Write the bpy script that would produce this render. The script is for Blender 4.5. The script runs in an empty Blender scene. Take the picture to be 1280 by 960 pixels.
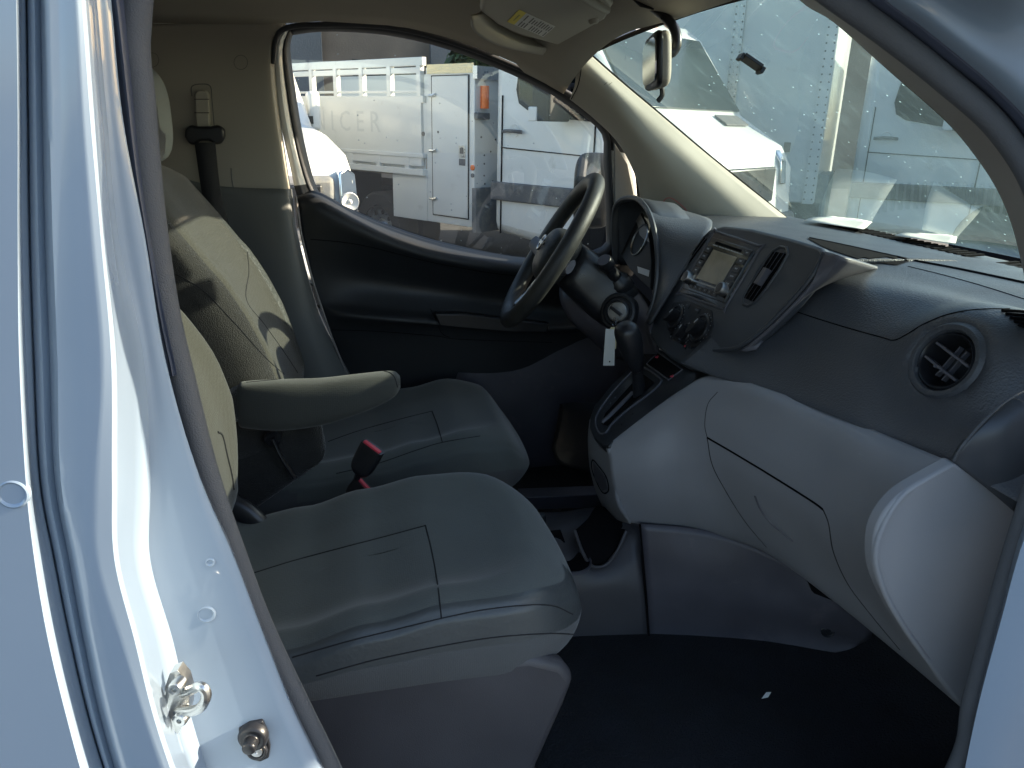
import bpy, bmesh, math, random
from mathutils import Vector, Matrix
from mathutils.bvhtree import BVHTree
random.seed(7)
V = Vector
SC = bpy.context.scene
COL = SC.collection
R = math.radians

# ------------------------------------------------------------------ camera
FPX = 950.0
CAM = V((0, 0, 1.42))
def cam_axes(pitch=19.2, yaw=12.0, roll=1.3):
    p, y, r = R(pitch), R(yaw), R(roll)
    F = V((math.sin(y)*math.cos(p), math.cos(y)*math.cos(p), -math.sin(p)))
    R0 = V((math.cos(y), -math.sin(y), 0))
    U0 = V((math.sin(y)*math.sin(p), math.cos(y)*math.sin(p), math.cos(p)))
    return F, math.cos(r)*R0+math.sin(r)*U0, -math.sin(r)*R0+math.cos(r)*U0
CF, CR, CU = cam_axes()
def ray(px, py):
    return CF + CR*((px-640)/FPX) + CU*((480-py)/FPX)
def P(px, py, Y=None, X=None, Z=None):
    """world point seen at a photo pixel, at a measured distance"""
    d = ray(px, py)
    t = (X-CAM.x)/d.x if X is not None else ((Y-CAM.y)/d.y if Y is not None else (Z-CAM.z)/d.z)
    return CAM + d*t
def PL(px, py, o, n):
    d = ray(px, py)
    return CAM + d*((V(o)-CAM).dot(V(n))/d.dot(V(n)))
cd = bpy.data.cameras.new('camera'); cam = bpy.data.objects.new('camera', cd); COL.objects.link(cam)
cd.sensor_width = 36; cd.sensor_fit = 'HORIZONTAL'; cd.lens = 36*FPX/1280
cd.clip_start = .02; cd.clip_end = 500
m = Matrix((CR, CU, -CF)).transposed().to_4x4(); m.translation = CAM
cam.matrix_world = m
SC.camera = cam

# ------------------------------------------------------------------ materials
MATS = {}
def srgb(r, g, b):
    f = lambda c: (c/255/12.92) if c/255 <= .04045 else ((c/255+.055)/1.055)**2.4
    return (f(r), f(g), f(b))
def mat(name, col, rough=.5, metal=0, bump=None, coat=0, spec=.5, var=None, trans=0, emis=None, weave=None, sheen=0, dirt=None, cells=None):
    """bump=(scale,strength,distance)  var=(scale,amount)  weave=(scale,strength)  dirt=(colour,scale,threshold)"""
    m = bpy.data.materials.new(name); m.use_nodes = True
    nt = m.node_tree; N = nt.nodes; L = nt.links
    b = N['Principled BSDF']
    b.inputs['Base Color'].default_value = (*col, 1)
    b.inputs['Roughness'].default_value = rough
    b.inputs['Metallic'].default_value = metal
    b.inputs['Specular IOR Level'].default_value = spec
    if coat:
        b.inputs['Coat Weight'].default_value = coat; b.inputs['Coat Roughness'].default_value = .04
    if sheen:
        b.inputs['Sheen Weight'].default_value = sheen; b.inputs['Sheen Roughness'].default_value = .4
    if emis:
        b.inputs['Emission Color'].default_value = (*emis[0], 1); b.inputs['Emission Strength'].default_value = emis[1]
    tc = N.new('ShaderNodeTexCoord')
    colsock = None
    if var:
        n = N.new('ShaderNodeTexNoise'); n.inputs['Scale'].default_value = var[0]; n.inputs['Detail'].default_value = 6
        L.new(tc.outputs['Object'], n.inputs['Vector'])
        r = N.new('ShaderNodeMapRange'); r.inputs[1].default_value = .3; r.inputs[2].default_value = .7
        r.inputs[3].default_value = 1-var[1]; r.inputs[4].default_value = 1+var[1]
        L.new(n.outputs['Fac'], r.inputs[0])
        mx = N.new('ShaderNodeVectorMath'); mx.operation = 'SCALE'; mx.inputs[0].default_value = col
        L.new(r.outputs[0], mx.inputs['Scale']); L.new(mx.outputs[0], b.inputs['Base Color']); colsock = mx.outputs[0]
        rr = N.new('ShaderNodeMapRange'); rr.inputs[1].default_value = .3; rr.inputs[2].default_value = .7
        rr.inputs[3].default_value = max(0, rough-.08); rr.inputs[4].default_value = min(1, rough+.08)
        L.new(n.outputs['Fac'], rr.inputs[0]); L.new(rr.outputs[0], b.inputs['Roughness'])
    if dirt:
        n = N.new('ShaderNodeTexNoise'); n.inputs['Scale'].default_value = dirt[1]; n.inputs['Detail'].default_value = 10; n.inputs['Roughness'].default_value = .7
        L.new(tc.outputs['Object'], n.inputs['Vector'])
        r = N.new('ShaderNodeMapRange'); r.inputs[1].default_value = dirt[2]; r.inputs[2].default_value = dirt[2]+.1; r.inputs[4].default_value = dirt[3]
        L.new(n.outputs['Fac'], r.inputs[0])
        mc = N.new('ShaderNodeMix'); mc.data_type = 'RGBA'
        L.new(r.outputs[0], mc.inputs[0])
        if colsock: L.new(colsock, mc.inputs[6])
        else: mc.inputs[6].default_value = (*col, 1)
        mc.inputs[7].default_value = (*dirt[0], 1)
        L.new(mc.outputs[2], b.inputs['Base Color'])
    last = None
    if bump:
        n = N.new('ShaderNodeTexNoise'); n.inputs['Scale'].default_value = bump[0]; n.inputs['Detail'].default_value = 3
        L.new(tc.outputs['Object'], n.inputs['Vector'])
        bp = N.new('ShaderNodeBump'); bp.inputs['Strength'].default_value = bump[1]; bp.inputs['Distance'].default_value = bump[2]
        L.new(n.outputs['Fac'], bp.inputs['Height']); last = bp
    if weave:
        s = weave[0]
        ws = []
        for ax in ('X', 'Z', 'Y'):
            w = N.new('ShaderNodeTexWave'); w.bands_direction = ax; w.inputs['Scale'].default_value = s
            L.new(tc.outputs['Object'], w.inputs['Vector']); ws.append(w)
        a1 = N.new('ShaderNodeMath'); a1.operation = 'MULTIPLY'; L.new(ws[0].outputs['Fac'], a1.inputs[0]); L.new(ws[2].outputs['Fac'], a1.inputs[1])
        a2 = N.new('ShaderNodeMath'); a2.operation = 'ADD'; L.new(a1.outputs[0], a2.inputs[0]); L.new(ws[1].outputs['Fac'], a2.inputs[1])
        bp = N.new('ShaderNodeBump'); bp.inputs['Strength'].default_value = weave[1]; bp.inputs['Distance'].default_value = .0006
        L.new(a2.outputs[0], bp.inputs['Height'])
        if last: L.new(last.outputs[0], bp.inputs['Normal'])
        last = bp
    if cells:
        vo = N.new('ShaderNodeTexVoronoi'); vo.inputs['Scale'].default_value = cells[0]; vo.inputs['Randomness'].default_value = .35
        L.new(tc.outputs['Object'], vo.inputs['Vector'])
        bp = N.new('ShaderNodeBump'); bp.inputs['Strength'].default_value = cells[1]; bp.inputs['Distance'].default_value = .0008; bp.invert = True
        L.new(vo.outputs['Distance'], bp.inputs['Height'])
        if last: L.new(last.outputs[0], bp.inputs['Normal'])
        last = bp
    if last: L.new(last.outputs[0], b.inputs['Normal'])
    MATS[name] = m
    return m
mat('shaded_white_paint', (.225, .292, .375), .35, coat=1, bump=(9, .08, .002), var=(3, .02))  # white paint with its shade and blue sky cast put into the colour
mat('white_body', (.66, .67, .65), .45, coat=.5, var=(1.5, .05), dirt=((.35, .33, .28), 5, .6, .35))
mat('jamb_seal', (.075, .08, .09), .75, bump=(900, .6, .001))
mat('rubber', (.022, .024, .03), .55, bump=(400, .2, .0006))
mat('rubber_lip', (.045, .055, .085), .45, bump=(500, .2, .0005))
mat('beige_trim', (.36, .335, .28), .62, bump=(900, .25, .0006), var=(4, .03))
mat('pillar_grey', (.24, .22, .21), .6, bump=(900, .25, .0006), var=(4, .03))
mat('headliner', (.33, .30, .25), .9, bump=(700, .4, .001), var=(6, .04))
mat('grey_trim', (.13, .135, .13), .6, bump=(800, .25, .0006), var=(4, .05))
mat('dash_dark', (.056, .061, .070), .40, bump=(380, .7, .0015), var=(8, .10))
mat('dash_smooth', (.044, .050, .060), .38, bump=(900, .2, .0005), var=(5, .08))
mat('dash_side', (.085, .085, .10), .45, bump=(900, .2, .0006))
mat('dash_grey', (.232, .237, .252), .46, bump=(800, .3, .0007), var=(4, .06), dirt=((.34, .34, .36), 16, .66, .5))
mat('lower_panel', (.074, .071, .084), .45, bump=(700, .3, .0008), var=(9, .15), dirt=((.14, .12, .13), 12, .58, .35))
mat('skirt_plastic', (.060, .058, .064), .48, bump=(700, .35, .0008), var=(9, .12))
mat('door_dark', (.013, .0155, .019), .5, bump=(700, .35, .0008), var=(6, .08))
mat('door_cloth', (.03, .034, .036), .85, bump=(1200, .4, .0008))
mat('fabric_dark', (.052, .055, .050), .9, cells=(300, .5), var=(14, .08), sheen=.2)
mat('fabric', (.096, .106, .100), .9, cells=(330, .45), var=(14, .08), sheen=.25, dirt=((.12, .13, .125), 14, .67, .4))
mat('fabric_side', (.085, .087, .088), .9, cells=(420, .5), var=(14, .08), sheen=.2)
mat('fabric_mesh', (.046, .044, .035), .9, cells=(300, .9), var=(14, .08), sheen=.3)
mat('velour', (.022, .021, .019), .95, bump=(500, .9, .003), sheen=.6, var=(60, .3))
mat('leather', (.068, .074, .075), .38, bump=(140, .35, .002), var=(10, .08))
mat('leather_wrinkled', (.062, .064, .060), .5, bump=(90, .9, .005), var=(10, .08))
mat('headrest_back', (.20, .22, .21), .7, bump=(600, .2, .0005))
mat('seam', (.012, .012, .014), .9)
mat('gap', (.006, .006, .007), .9, spec=.08)
mat('black_plastic', (.014, .015, .018), .35, bump=(500, .15, .0004), var=(20, .1))
mat('black_matte', (.010, .010, .012), .7)
mat('wheel_leather', (.030, .031, .030), .5, bump=(600, .5, .001), var=(30, .1))
mat('carpet', (.009, .010, .013), .95, bump=(260, 1, .006), var=(18, .45))
mat('chrome', (.75, .76, .78), .12, metal=1)
mat('satin', (.42, .43, .44), .32, metal=1, var=(40, .1))
mat('zinc', (.60, .61, .60), .3, metal=1, bump=(60, .4, .002), var=(30, .2))
mat('screen', (.30, .27, .20), .12, coat=.6, bump=(3, .3, .01), var=(18, .25))  # tan reflection on the radio glass is put into the base colour
mat('gloss_black', (.008, .009, .012), .1, coat=.8)
mat('label_white', (.62, .62, .60), .6)
mat('label_yellow', (.75, .62, .08), .6)
mat('label_ink', (.12, .12, .12), .7)
mat('mark_white', (.45, .47, .5), .6)
mat('mark_faint', (.16, .18, .2), .6)
mat('red_plastic', (.62, .06, .09), .4)
mat('amber', (.80, .16, .02), .25, coat=.6)
mat('paper', (.72, .70, .62), .8, bump=(20, .3, .004))
mat('tag_white', (.78, .78, .74), .5)
mat('tag_yellow', (.70, .62, .38), .5)
mat('belt', (.022, .023, .026), .7, weave=(260, .6))
mat('belt_cover', (.34, .32, .27), .55)
mat('asphalt', (.05, .051, .053), .9, bump=(55, .7, .01), var=(2.5, .35), dirt=((.10, .10, .095), 3, .6, .5))
mat('stucco', (.17, .14, .115), .9, bump=(30, .5, .01), var=(1.2, .25))
mat('stucco_blue', (.10, .115, .135), .9, bump=(30, .5, .01), var=(1.2, .2))
mat('tyre', (.018, .018, .019), .8, bump=(60, .3, .004))
mat('grey_band', (.10, .10, .105), .7, bump=(200, .3, .002), dirt=((.22, .21, .19), 6, .5, .6))
mat('dirty_grey', (.16, .165, .17), .7, bump=(100, .3, .002), dirt=((.26, .25, .22), 8, .5, .7))
mat('dark_glass', (.008, .012, .014), .12, spec=.25, var=(3, .3))
mat('plate', (.62, .54, .36), .35, metal=.6, bump=(60, .9, .01))
mat('wood', (.36, .30, .22), .8, var=(6, .2))
mat('leaf', (.05, .085, .025), .6, var=(8, .5))
mat('leaf_dark', (.022, .045, .016), .6, var=(8, .5))
mat('bark', (.10, .075, .055), .9, bump=(20, .8, .02))
mat('faded', (.55, .57, .57), .5, coat=.4)
mat('crack', (.02, .02, .02), .8)
mat('dust_mark', (.5, .5, .45), .9)

def glass_mat(name, tint=(.86, .93, .90), dust=.10, dustcol=(.55, .62, .62), streak=True, spots=True):
    m = bpy.data.materials.new(name); m.use_nodes = True
    nt = m.node_tree; N = nt.nodes; L = nt.links
    N.remove(N['Principled BSDF']); out = N['Material Output']
    tr = N.new('ShaderNodeBsdfTransparent'); tr.inputs[0].default_value = (*tint, 1)
    gl = N.new('ShaderNodeBsdfGlossy'); gl.inputs['Roughness'].default_value = .015; gl.inputs[0].default_value = (.9, .95, 1, 1)
    fr = N.new('ShaderNodeFresnel'); fr.inputs[0].default_value = 1.45
    g = N.new('ShaderNodeNewGeometry')
    # the same Fresnel from either side of the thin pane
    vm = N.new('ShaderNodeVectorMath'); vm.operation = 'DOT_PRODUCT'; L.new(g.outputs['Normal'], vm.inputs[0]); L.new(g.outputs['Incoming'], vm.inputs[1])
    ab = N.new('ShaderNodeMath'); ab.operation = 'ABSOLUTE'; L.new(vm.outputs['Value'], ab.inputs[0])
    om = N.new('ShaderNodeMath'); om.operation = 'SUBTRACT'; om.inputs[0].default_value = 1; L.new(ab.outputs[0], om.inputs[1])
    pw = N.new('ShaderNodeMath'); pw.operation = 'POWER'; pw.inputs[1].default_value = 5; L.new(om.outputs[0], pw.inputs[0])
    ma = N.new('ShaderNodeMath'); ma.operation = 'MULTIPLY_ADD'; ma.inputs[1].default_value = .9; ma.inputs[2].default_value = .10; L.new(pw.outputs[0], ma.inputs[0])
    mx = N.new('ShaderNodeMixShader'); L.new(ma.outputs[0], mx.inputs[0]); L.new(tr.outputs[0], mx.inputs[1]); L.new(gl.outputs[0], mx.inputs[2])
    di = N.new('ShaderNodeBsdfDiffuse'); di.inputs[0].default_value = (*dustcol, 1)
    tl = N.new('ShaderNodeBsdfTranslucent'); tl.inputs[0].default_value = (*dustcol, 1)
    dm = N.new('ShaderNodeMixShader'); dm.inputs[0].default_value = .5; L.new(di.outputs[0], dm.inputs[1]); L.new(tl.outputs[0], dm.inputs[2])
    tc = N.new('ShaderNodeTexCoord')
    n1 = N.new('ShaderNodeTexNoise'); n1.inputs['Scale'].default_value = 3; n1.inputs['Detail'].default_value = 8
    L.new(tc.outputs['Object'], n1.inputs['Vector'])
    r1 = N.new('ShaderNodeMapRange'); r1.inputs[1].default_value = .35; r1.inputs[2].default_value = .75; r1.inputs[3].default_value = dust*.5; r1.inputs[4].default_value = dust*1.6
    L.new(n1.outputs['Fac'], r1.inputs[0]); fac = r1.outputs[0]
    if streak:
        mp = N.new('ShaderNodeMapping'); mp.inputs['Scale'].default_value = (6, 60, 30); mp.inputs['Rotation'].default_value = (.3, .2, .5)
        L.new(tc.outputs['Object'], mp.inputs[0])
        n2 = N.new('ShaderNodeTexNoise'); n2.inputs['Scale'].default_value = 1; n2.inputs['Detail'].default_value = 4; L.new(mp.outputs[0], n2.inputs['Vector'])
        r2 = N.new('ShaderNodeMapRange'); r2.inputs[1].default_value = .55; r2.inputs[2].default_value = .75; r2.inputs[4].default_value = dust*.6
        L.new(n2.outputs['Fac'], r2.inputs[0])
        ad = N.new('ShaderNodeMath'); L.new(fac, ad.inputs[0]); L.new(r2.outputs[0], ad.inputs[1]); fac = ad.outputs[0]
    if spots:
        vo = N.new('ShaderNodeTexVoronoi'); vo.inputs['Scale'].default_value = 75; L.new(tc.outputs['Object'], vo.inputs['Vector'])
        sx = N.new('ShaderNodeMapRange'); sx.inputs[1].default_value = .10; sx.inputs[2].default_value = .17; sx.inputs[3].default_value = 1; sx.inputs[4].default_value = 0
        L.new(vo.outputs['Distance'], sx.inputs[0])
        sp = N.new('ShaderNodeSeparateColor'); L.new(vo.outputs['Color'], sp.inputs[0])
        gt = N.new('ShaderNodeMath'); gt.operation = 'GREATER_THAN'; gt.inputs[1].default_value = .87; L.new(sp.outputs[0], gt.inputs[0])
        mu = N.new('ShaderNodeMath'); mu.operation = 'MULTIPLY'; L.new(sx.outputs[0], mu.inputs[0]); L.new(gt.outputs[0], mu.inputs[1])
        m2 = N.new('ShaderNodeMath'); m2.operation = 'MULTIPLY_ADD'; m2.inputs[1].default_value = .55; L.new(mu.outputs[0], m2.inputs[0]); L.new(fac, m2.inputs[2]); fac = m2.outputs[0]
    m3 = N.new('ShaderNodeMixShader'); L.new(fac, m3.inputs[0]); L.new(mx.outputs[0], m3.inputs[1]); L.new(dm.outputs[0], m3.inputs[2])
    L.new(m3.outputs[0], out.inputs[0])
    MATS[name] = m
glass_mat('windscreen_glass', (.46, .555, .57), .08, dustcol=(.34, .56, .62))
glass_mat('door_glass', (.86, .89, .85), .022, streak=False)
glass_mat('lens', (.7, .7, .7), .02, streak=False, spots=False)

# ------------------------------------------------------------------ object helpers
OFF = V((0, 0, 0))
def finish(name, me, mats, parent, smooth=True, sub=0, bevel=0, solid=0, off=-1, angle=40):
    if not isinstance(mats, (list, tuple)): mats = [mats]
    for k in mats: me.materials.append(MATS[k])
    if OFF.length: me.transform(Matrix.Translation(-OFF))
    o = bpy.data.objects.new(name, me); COL.objects.link(o)
    if parent is not None: o.parent = parent
    if smooth:
        for p in me.polygons: p.use_smooth = True
        if not sub:
            try: me.set_sharp_from_angle(angle=R(angle))
            except Exception: pass
    if solid:
        md = o.modifiers.new('s', 'SOLIDIFY'); md.thickness = solid; md.offset = off
    if bevel:
        md = o.modifiers.new('b', 'BEVEL'); md.width = bevel; md.segments = 3; md.limit_method = 'ANGLE'; md.angle_limit = R(35)
    if sub:
        md = o.modifiers.new('d', 'SUBSURF'); md.levels = sub; md.render_levels = sub
    return o
def mesh(name, vs, fs, mats, parent=None, mi=None, **k):
    me = bpy.data.meshes.new(name); me.from_pydata([tuple(v) for v in vs], [], fs); me.update()
    if mi:
        for p, i in zip(me.polygons, mi): p.material_index = i
    return finish(name, me, mats, parent, **k)
def cr(pts, n, closed=False):
    """Catmull-Rom through pts, n samples per span (centripetal-free, uniform)"""
    pts = [V(p) for p in pts]; out = []
    L = len(pts); spans = L if closed else L-1
    for i in range(spans):
        if closed: a, b, c, d = pts[i-1], pts[i], pts[(i+1) % L], pts[(i+2) % L]
        else:
            b, c = pts[i], pts[i+1]
            a = pts[i-1] if i else b*2-c
            d = pts[i+2] if i+2 < L else c*2-b
        for j in range(n):
            t = j/n
            out.append(.5*((2*b)+(c-a)*t+(2*a-5*b+4*c-d)*t*t+(-a+3*b-3*c+d)*t**3))
    if not closed: out.append(pts[-1].copy())
    return out
def grid_mesh(rows):
    nr, nc = len(rows), len(rows[0]); vs = [v for r in rows for v in r]
    fs = [(i*nc+j, i*nc+j+1, (i+1)*nc+j+1, (i+1)*nc+j) for i in range(nr-1) for j in range(nc-1)]
    return vs, fs
def patch(name, rows, mats, parent=None, n=6, nv=None, solid=.004, away=True, mi=None, linr=False, linc=False, **k):
    """smooth sheet through a grid of measured points, given a real thickness on its far side"""
    nv = nv or n
    def lin(r, q): 
        o = []
        for a, b in zip(r[:-1], r[1:]): o += [V(a).lerp(V(b), j/q) for j in range(q)]
        return o+[V(r[-1])]
    A = [(lin if linr else cr)(r, n) for r in rows]
    cols = [(lin if linc else cr)([a[j] for a in A], nv) for j in range(len(A[0]))]
    G = [[cols[j][i] for j in range(len(cols))] for i in range(len(cols[0]))]
    vs, fs = grid_mesh(G)
    # orient towards the camera
    i = len(G)//2; j = len(G[0])//2
    c = G[i][j]; nrm = (G[i][j+1]-G[i][j]).cross(G[i+1][j]-G[i][j]) if i+1 < len(G) and j+1 < len(G[0]) else V((0, -1, 0))
    if nrm.dot(CAM-c) < 0: fs = [f[::-1] for f in fs]
    mif = None
    if mi:
        nc = len(G[0])
        mif = [mi((ii+.5)/(len(G)-1), (jj+.5)/(nc-1)) for ii in range(len(G)-1) for jj in range(nc-1)]
    return mesh(name, vs, fs, mats, parent, mi=mif, solid=solid, off=-1, **k)
def YP(lst, Y=None):
    """list of (px,py,Y) or (px,py)+Y -> world points"""
    return [P(a[0], a[1], Y=a[2] if len(a) > 2 else Y) for a in lst]
def tube(name, pts, r, mats, parent=None, closed=False, seg=8, n=6, smoothpath=True, flat=None, **k):
    path = cr(pts, n, closed) if smoothpath else [V(p) for p in pts]
    vs, fs = sweep(path, r, closed, seg, flat)
    return mesh(name, vs, fs, mats, parent, **k)
def sweep(path, r, closed=False, seg=8, flat=None, up=None):
    L = len(path); vs = []; fs = []; prev = None
    for i, p in enumerate(path):
        if closed: t = (path[(i+1) % L]-path[i-1])
        else: t = path[min(i+1, L-1)]-path[max(i-1, 0)]
        if t.length < 1e-9: t = V((0, 0, 1))
        t.normalize()
        a = prev if prev is not None else (V(up) if up is not None else (V((0, 1, 0)) if abs(t.y) < .9 else V((0, 0, 1))))
        if flat: a = V(flat)
        a = (a-t*a.dot(t)); 
        if a.length < 1e-6: a = V((1, 0, 0))-t*t.x
        a.normalize(); b = t.cross(a); prev = a
        rr = r(i/(L-1)) if callable(r) else r
        ra, rb = rr if isinstance(rr, tuple) else (rr, rr)
        for s in range(seg):
            th = 2*math.pi*s/seg
            vs.append(p+a*ra*math.cos(th)+b*rb*math.sin(th))
    for i in range(L if closed else L-1):
        for s in range(seg):
            i2 = (i+1) % L; s2 = (s+1) % seg
            fs.append((i*seg+s, i*seg+s2, i2*seg+s2, i2*seg+s))
    if not closed:
        fs.append(tuple(range(seg))[::-1]); fs.append(tuple((L-1)*seg+s for s in range(seg)))
    return vs, fs
class MB:
    """several shapes of ONE part collected into one mesh"""
    def __init__(s): s.v = []; s.f = []; s.m = []
    def add(s, vs, fs, mi=0):
        o = len(s.v); s.v += [V(v) for v in vs]; s.f += [tuple(i+o for i in f) for f in fs]; s.m += [mi]*len(fs); return s
    def box(s, c, d, rot=None, mi=0):
        c = V(c); h = V(d)/2
        vs = [V((x*h.x, y*h.y, z*h.z)) for x in (-1, 1) for y in (-1, 1) for z in (-1, 1)]
        if rot is not None: vs = [rot @ v for v in vs]
        return s.add([v+c for v in vs], [(0, 1, 3, 2), (4, 6, 7, 5), (0, 4, 5, 1), (2, 3, 7, 6), (0, 2, 6, 4), (1, 5, 7, 3)], mi)
    def prism(s, poly, ext, mi=0):
        """closed 3D polygon extruded by vector"""
        poly = [V(p) for p in poly]; e = V(ext); n = len(poly)
        nn = sum(((poly[i]).cross(poly[(i+1) % n]) for i in range(n)), V())
        if nn.dot(e) > 0: poly = poly[::-1]
        vs = poly+[p+e for p in poly]
        fs = [tuple(range(n)), tuple(range(2*n-1, n-1, -1))]+[(i, i+n, (i+1) % n+n, (i+1) % n)[::1] for i in range(n)]
        return s.add(vs, fs, mi)
    def sweep(s, pts, r, mi=0, closed=False, seg=8, n=1, flat=None):
        p = cr(pts, n, closed) if n > 1 else [V(q) for q in pts]
        vs, fs = sweep(p, r, closed, seg, flat); return s.add(vs, fs, mi)
    def lathe(s, o, ax, prof, seg=28, mi=0, squash=None):
        """prof list of (radius, height) around axis ax from o"""
        ax = V(ax).normalized(); a = V((0, 0, 1)) if abs(ax.z) < .9 else V((1, 0, 0))
        a = (a-ax*a.dot(ax)).normalized(); b = ax.cross(a); vs = []; fs = []
        for (r, h) in prof:
            for k in range(seg):
                t = 2*math.pi*k/seg
                vs.append(V(o)+ax*h+a*max(r, 1e-5)*math.cos(t)+b*max(r, 1e-5)*math.sin(t)*(squash or 1))
        for i in range(len(prof)-1):
            for k in range(seg):
                k2 = (k+1) % seg; fs.append((i*seg+k, i*seg+k2, (i+1)*seg+k2, (i+1)*seg+k))
        return s.add(vs, fs, mi)
    def build(s, name, mats, parent=None, **k):
        me = bpy.data.meshes.new(name); me.from_pydata([tuple(v) for v in s.v], [], s.f); me.update()
        for p, i in zip(me.polygons, s.m): p.material_index = i
        bm = bmesh.new(); bm.from_mesh(me); bmesh.ops.recalc_face_normals(bm, faces=bm.faces[:]); bm.to_mesh(me); bm.free()
        return finish(name, me, mats, parent, **k)
def loft(name, st, mats, parent=None, seg=40, sub=0, mi=None, shape=None, n=5, **k):
    """st: stations (centre, half-width vector, half-height vector, exponent); closed superelliptic body with capped ends"""
    C_ = cr([s[0] for s in st], n); A_ = cr([s[1] for s in st], n); B_ = cr([s[2] for s in st], n)
    E_ = cr([V((s[3] if len(s) > 3 else 2.5, 0, 0)) for s in st], n)
    rings = []
    for i, (c, a, b, e) in enumerate(zip(C_, A_, B_, E_)):
        ring = []; u = i/(len(C_)-1)
        for q in range(seg):
            t = 2*math.pi*q/seg; ct, s_ = math.cos(t), math.sin(t); ex = 2/e.x
            p = (math.copysign(abs(ct)**ex, ct), math.copysign(abs(s_)**ex, s_))
            if shape: p = shape(u, p)
            ring.append(c+a*p[0]+b*p[1])
        rings.append(ring)
    vs = [v for r in rings for v in r]; fs = []; mm = []
    for i in range(len(rings)-1):
        for q in range(seg):
            q2 = (q+1) % seg
            fs.append((i*seg+q, i*seg+q2, (i+1)*seg+q2, (i+1)*seg+q))
            mm.append(mi((i+.5)/(len(rings)-1), (q+.5)/seg) if mi else 0)
    for ri, rev in ((0, True), (len(rings)-1, False)):
        c = sum(rings[ri], V())/seg; vs.append(c); ci = len(vs)-1
        for q in range(seg):
            q2 = (q+1) % seg; f = (ri*seg+q, ri*seg+q2, ci)
            fs.append(f[::-1] if rev else f); mm.append(mm[0] if rev else mm[(len(rings)-2)*seg])
    me = bpy.data.meshes.new(name); me.from_pydata([tuple(v) for v in vs], [], fs); me.update()
    for p, i in zip(me.polygons, mm): p.material_index = i
    bm = bmesh.new(); bm.from_mesh(me); bmesh.ops.recalc_face_normals(bm, faces=bm.faces[:]); bm.to_mesh(me); bm.free()
    return finish(name, me, mats, parent, sub=sub, angle=80, **k)
def caster(*objs):
    ts = []
    for o in objs:
        vs = [v.co+OFF for v in o.data.vertices]; ts.append(BVHTree.FromPolygons(vs, [tuple(p.vertices) for p in o.data.polygons]))
    def hit(px, py, lift=.0008):
        d = ray(px, py).normalized(); best = None
        for t in ts:
            h = t.ray_cast(CAM, d)
            if h[0] is not None and (best is None or h[3] < best[3]): best = h
        if best is None: return None
        n = best[1]
        if n.dot(d) > 0: n = -n
        return best[0]+n*lift
    return hit
def seam(name, cast, pix, parent, r=.0012, mats='seam', n=5, closed=False, lift=.0, dense=7):
    """a seam or shut line traced on a surface that is already built"""
    q = cr([V((a, b, 0)) for a, b in pix], dense, closed)
    runs = [[]]
    for p in q:
        h = cast(p.x, p.y, lift)
        if h is None or (runs[-1] and (h-runs[-1][-1]).length > .12): runs.append([])
        if h is not None: runs[-1].append(h)
    mb = MB()
    for run in runs:
        if len(run) > 2: mb.sweep(run, r, closed=closed and len(runs) == 1, seg=6)
    if mb.v: return mb.build(name, mats, parent)
def empty(name, loc, label=None, cat=None, group=None, rz=0):
    o = bpy.data.objects.new(name, None); COL.objects.link(o); o.location = loc; o.rotation_euler = (0, 0, rz)
    if label: o['label'] = label
    if cat: o['category'] = cat
    if group: o['group'] = group
    return o
def tag(o, label, cat, group=None):
    o['label'] = label; o['category'] = cat
    if group: o['group'] = group
    return o
def rotm(axis, deg): return Matrix.Rotation(R(deg), 3, axis)
def text_mesh(s, size, ext=.0002):
    cu = bpy.data.curves.new('t', 'FONT'); cu.body = s; cu.size = size; cu.extrude = ext; cu.align_x = 'CENTER'; cu.align_y = 'CENTER'; cu.resolution_u = 2
    o = bpy.data.objects.new('t', cu); COL.objects.link(o); bpy.context.view_layer.update()
    me = bpy.data.meshes.new_from_object(o.evaluated_get(bpy.context.evaluated_depsgraph_get()))
    bpy.data.objects.remove(o); bpy.data.curves.remove(cu)
    return me
def add_text(mb, s, size, o, ax, ay, mi=0):
    me = text_mesh(s, size); ax = V(ax).normalized(); ay = V(ay).normalized(); az = ax.cross(ay)
    mb.add([V(o)+ax*v.co.x+ay*v.co.y+az*v.co.z for v in me.vertices], [tuple(p.vertices) for p in me.polygons], mi)
    bpy.data.meshes.remove(me)

# ================================================================== THE VAN
VAN_AT = V((.4, 1.32, 0))
van = empty('van', VAN_AT, 'white compact cargo van with its near front door open, showing the grey cab interior', 'van')
OFF = VAN_AT

# ---- outer body beside the door opening (left of the picture)
rows_y = [-420, -150, 0, 150, 300, 450, 600, 700, 800, 900, 1010, 1200]
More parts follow.
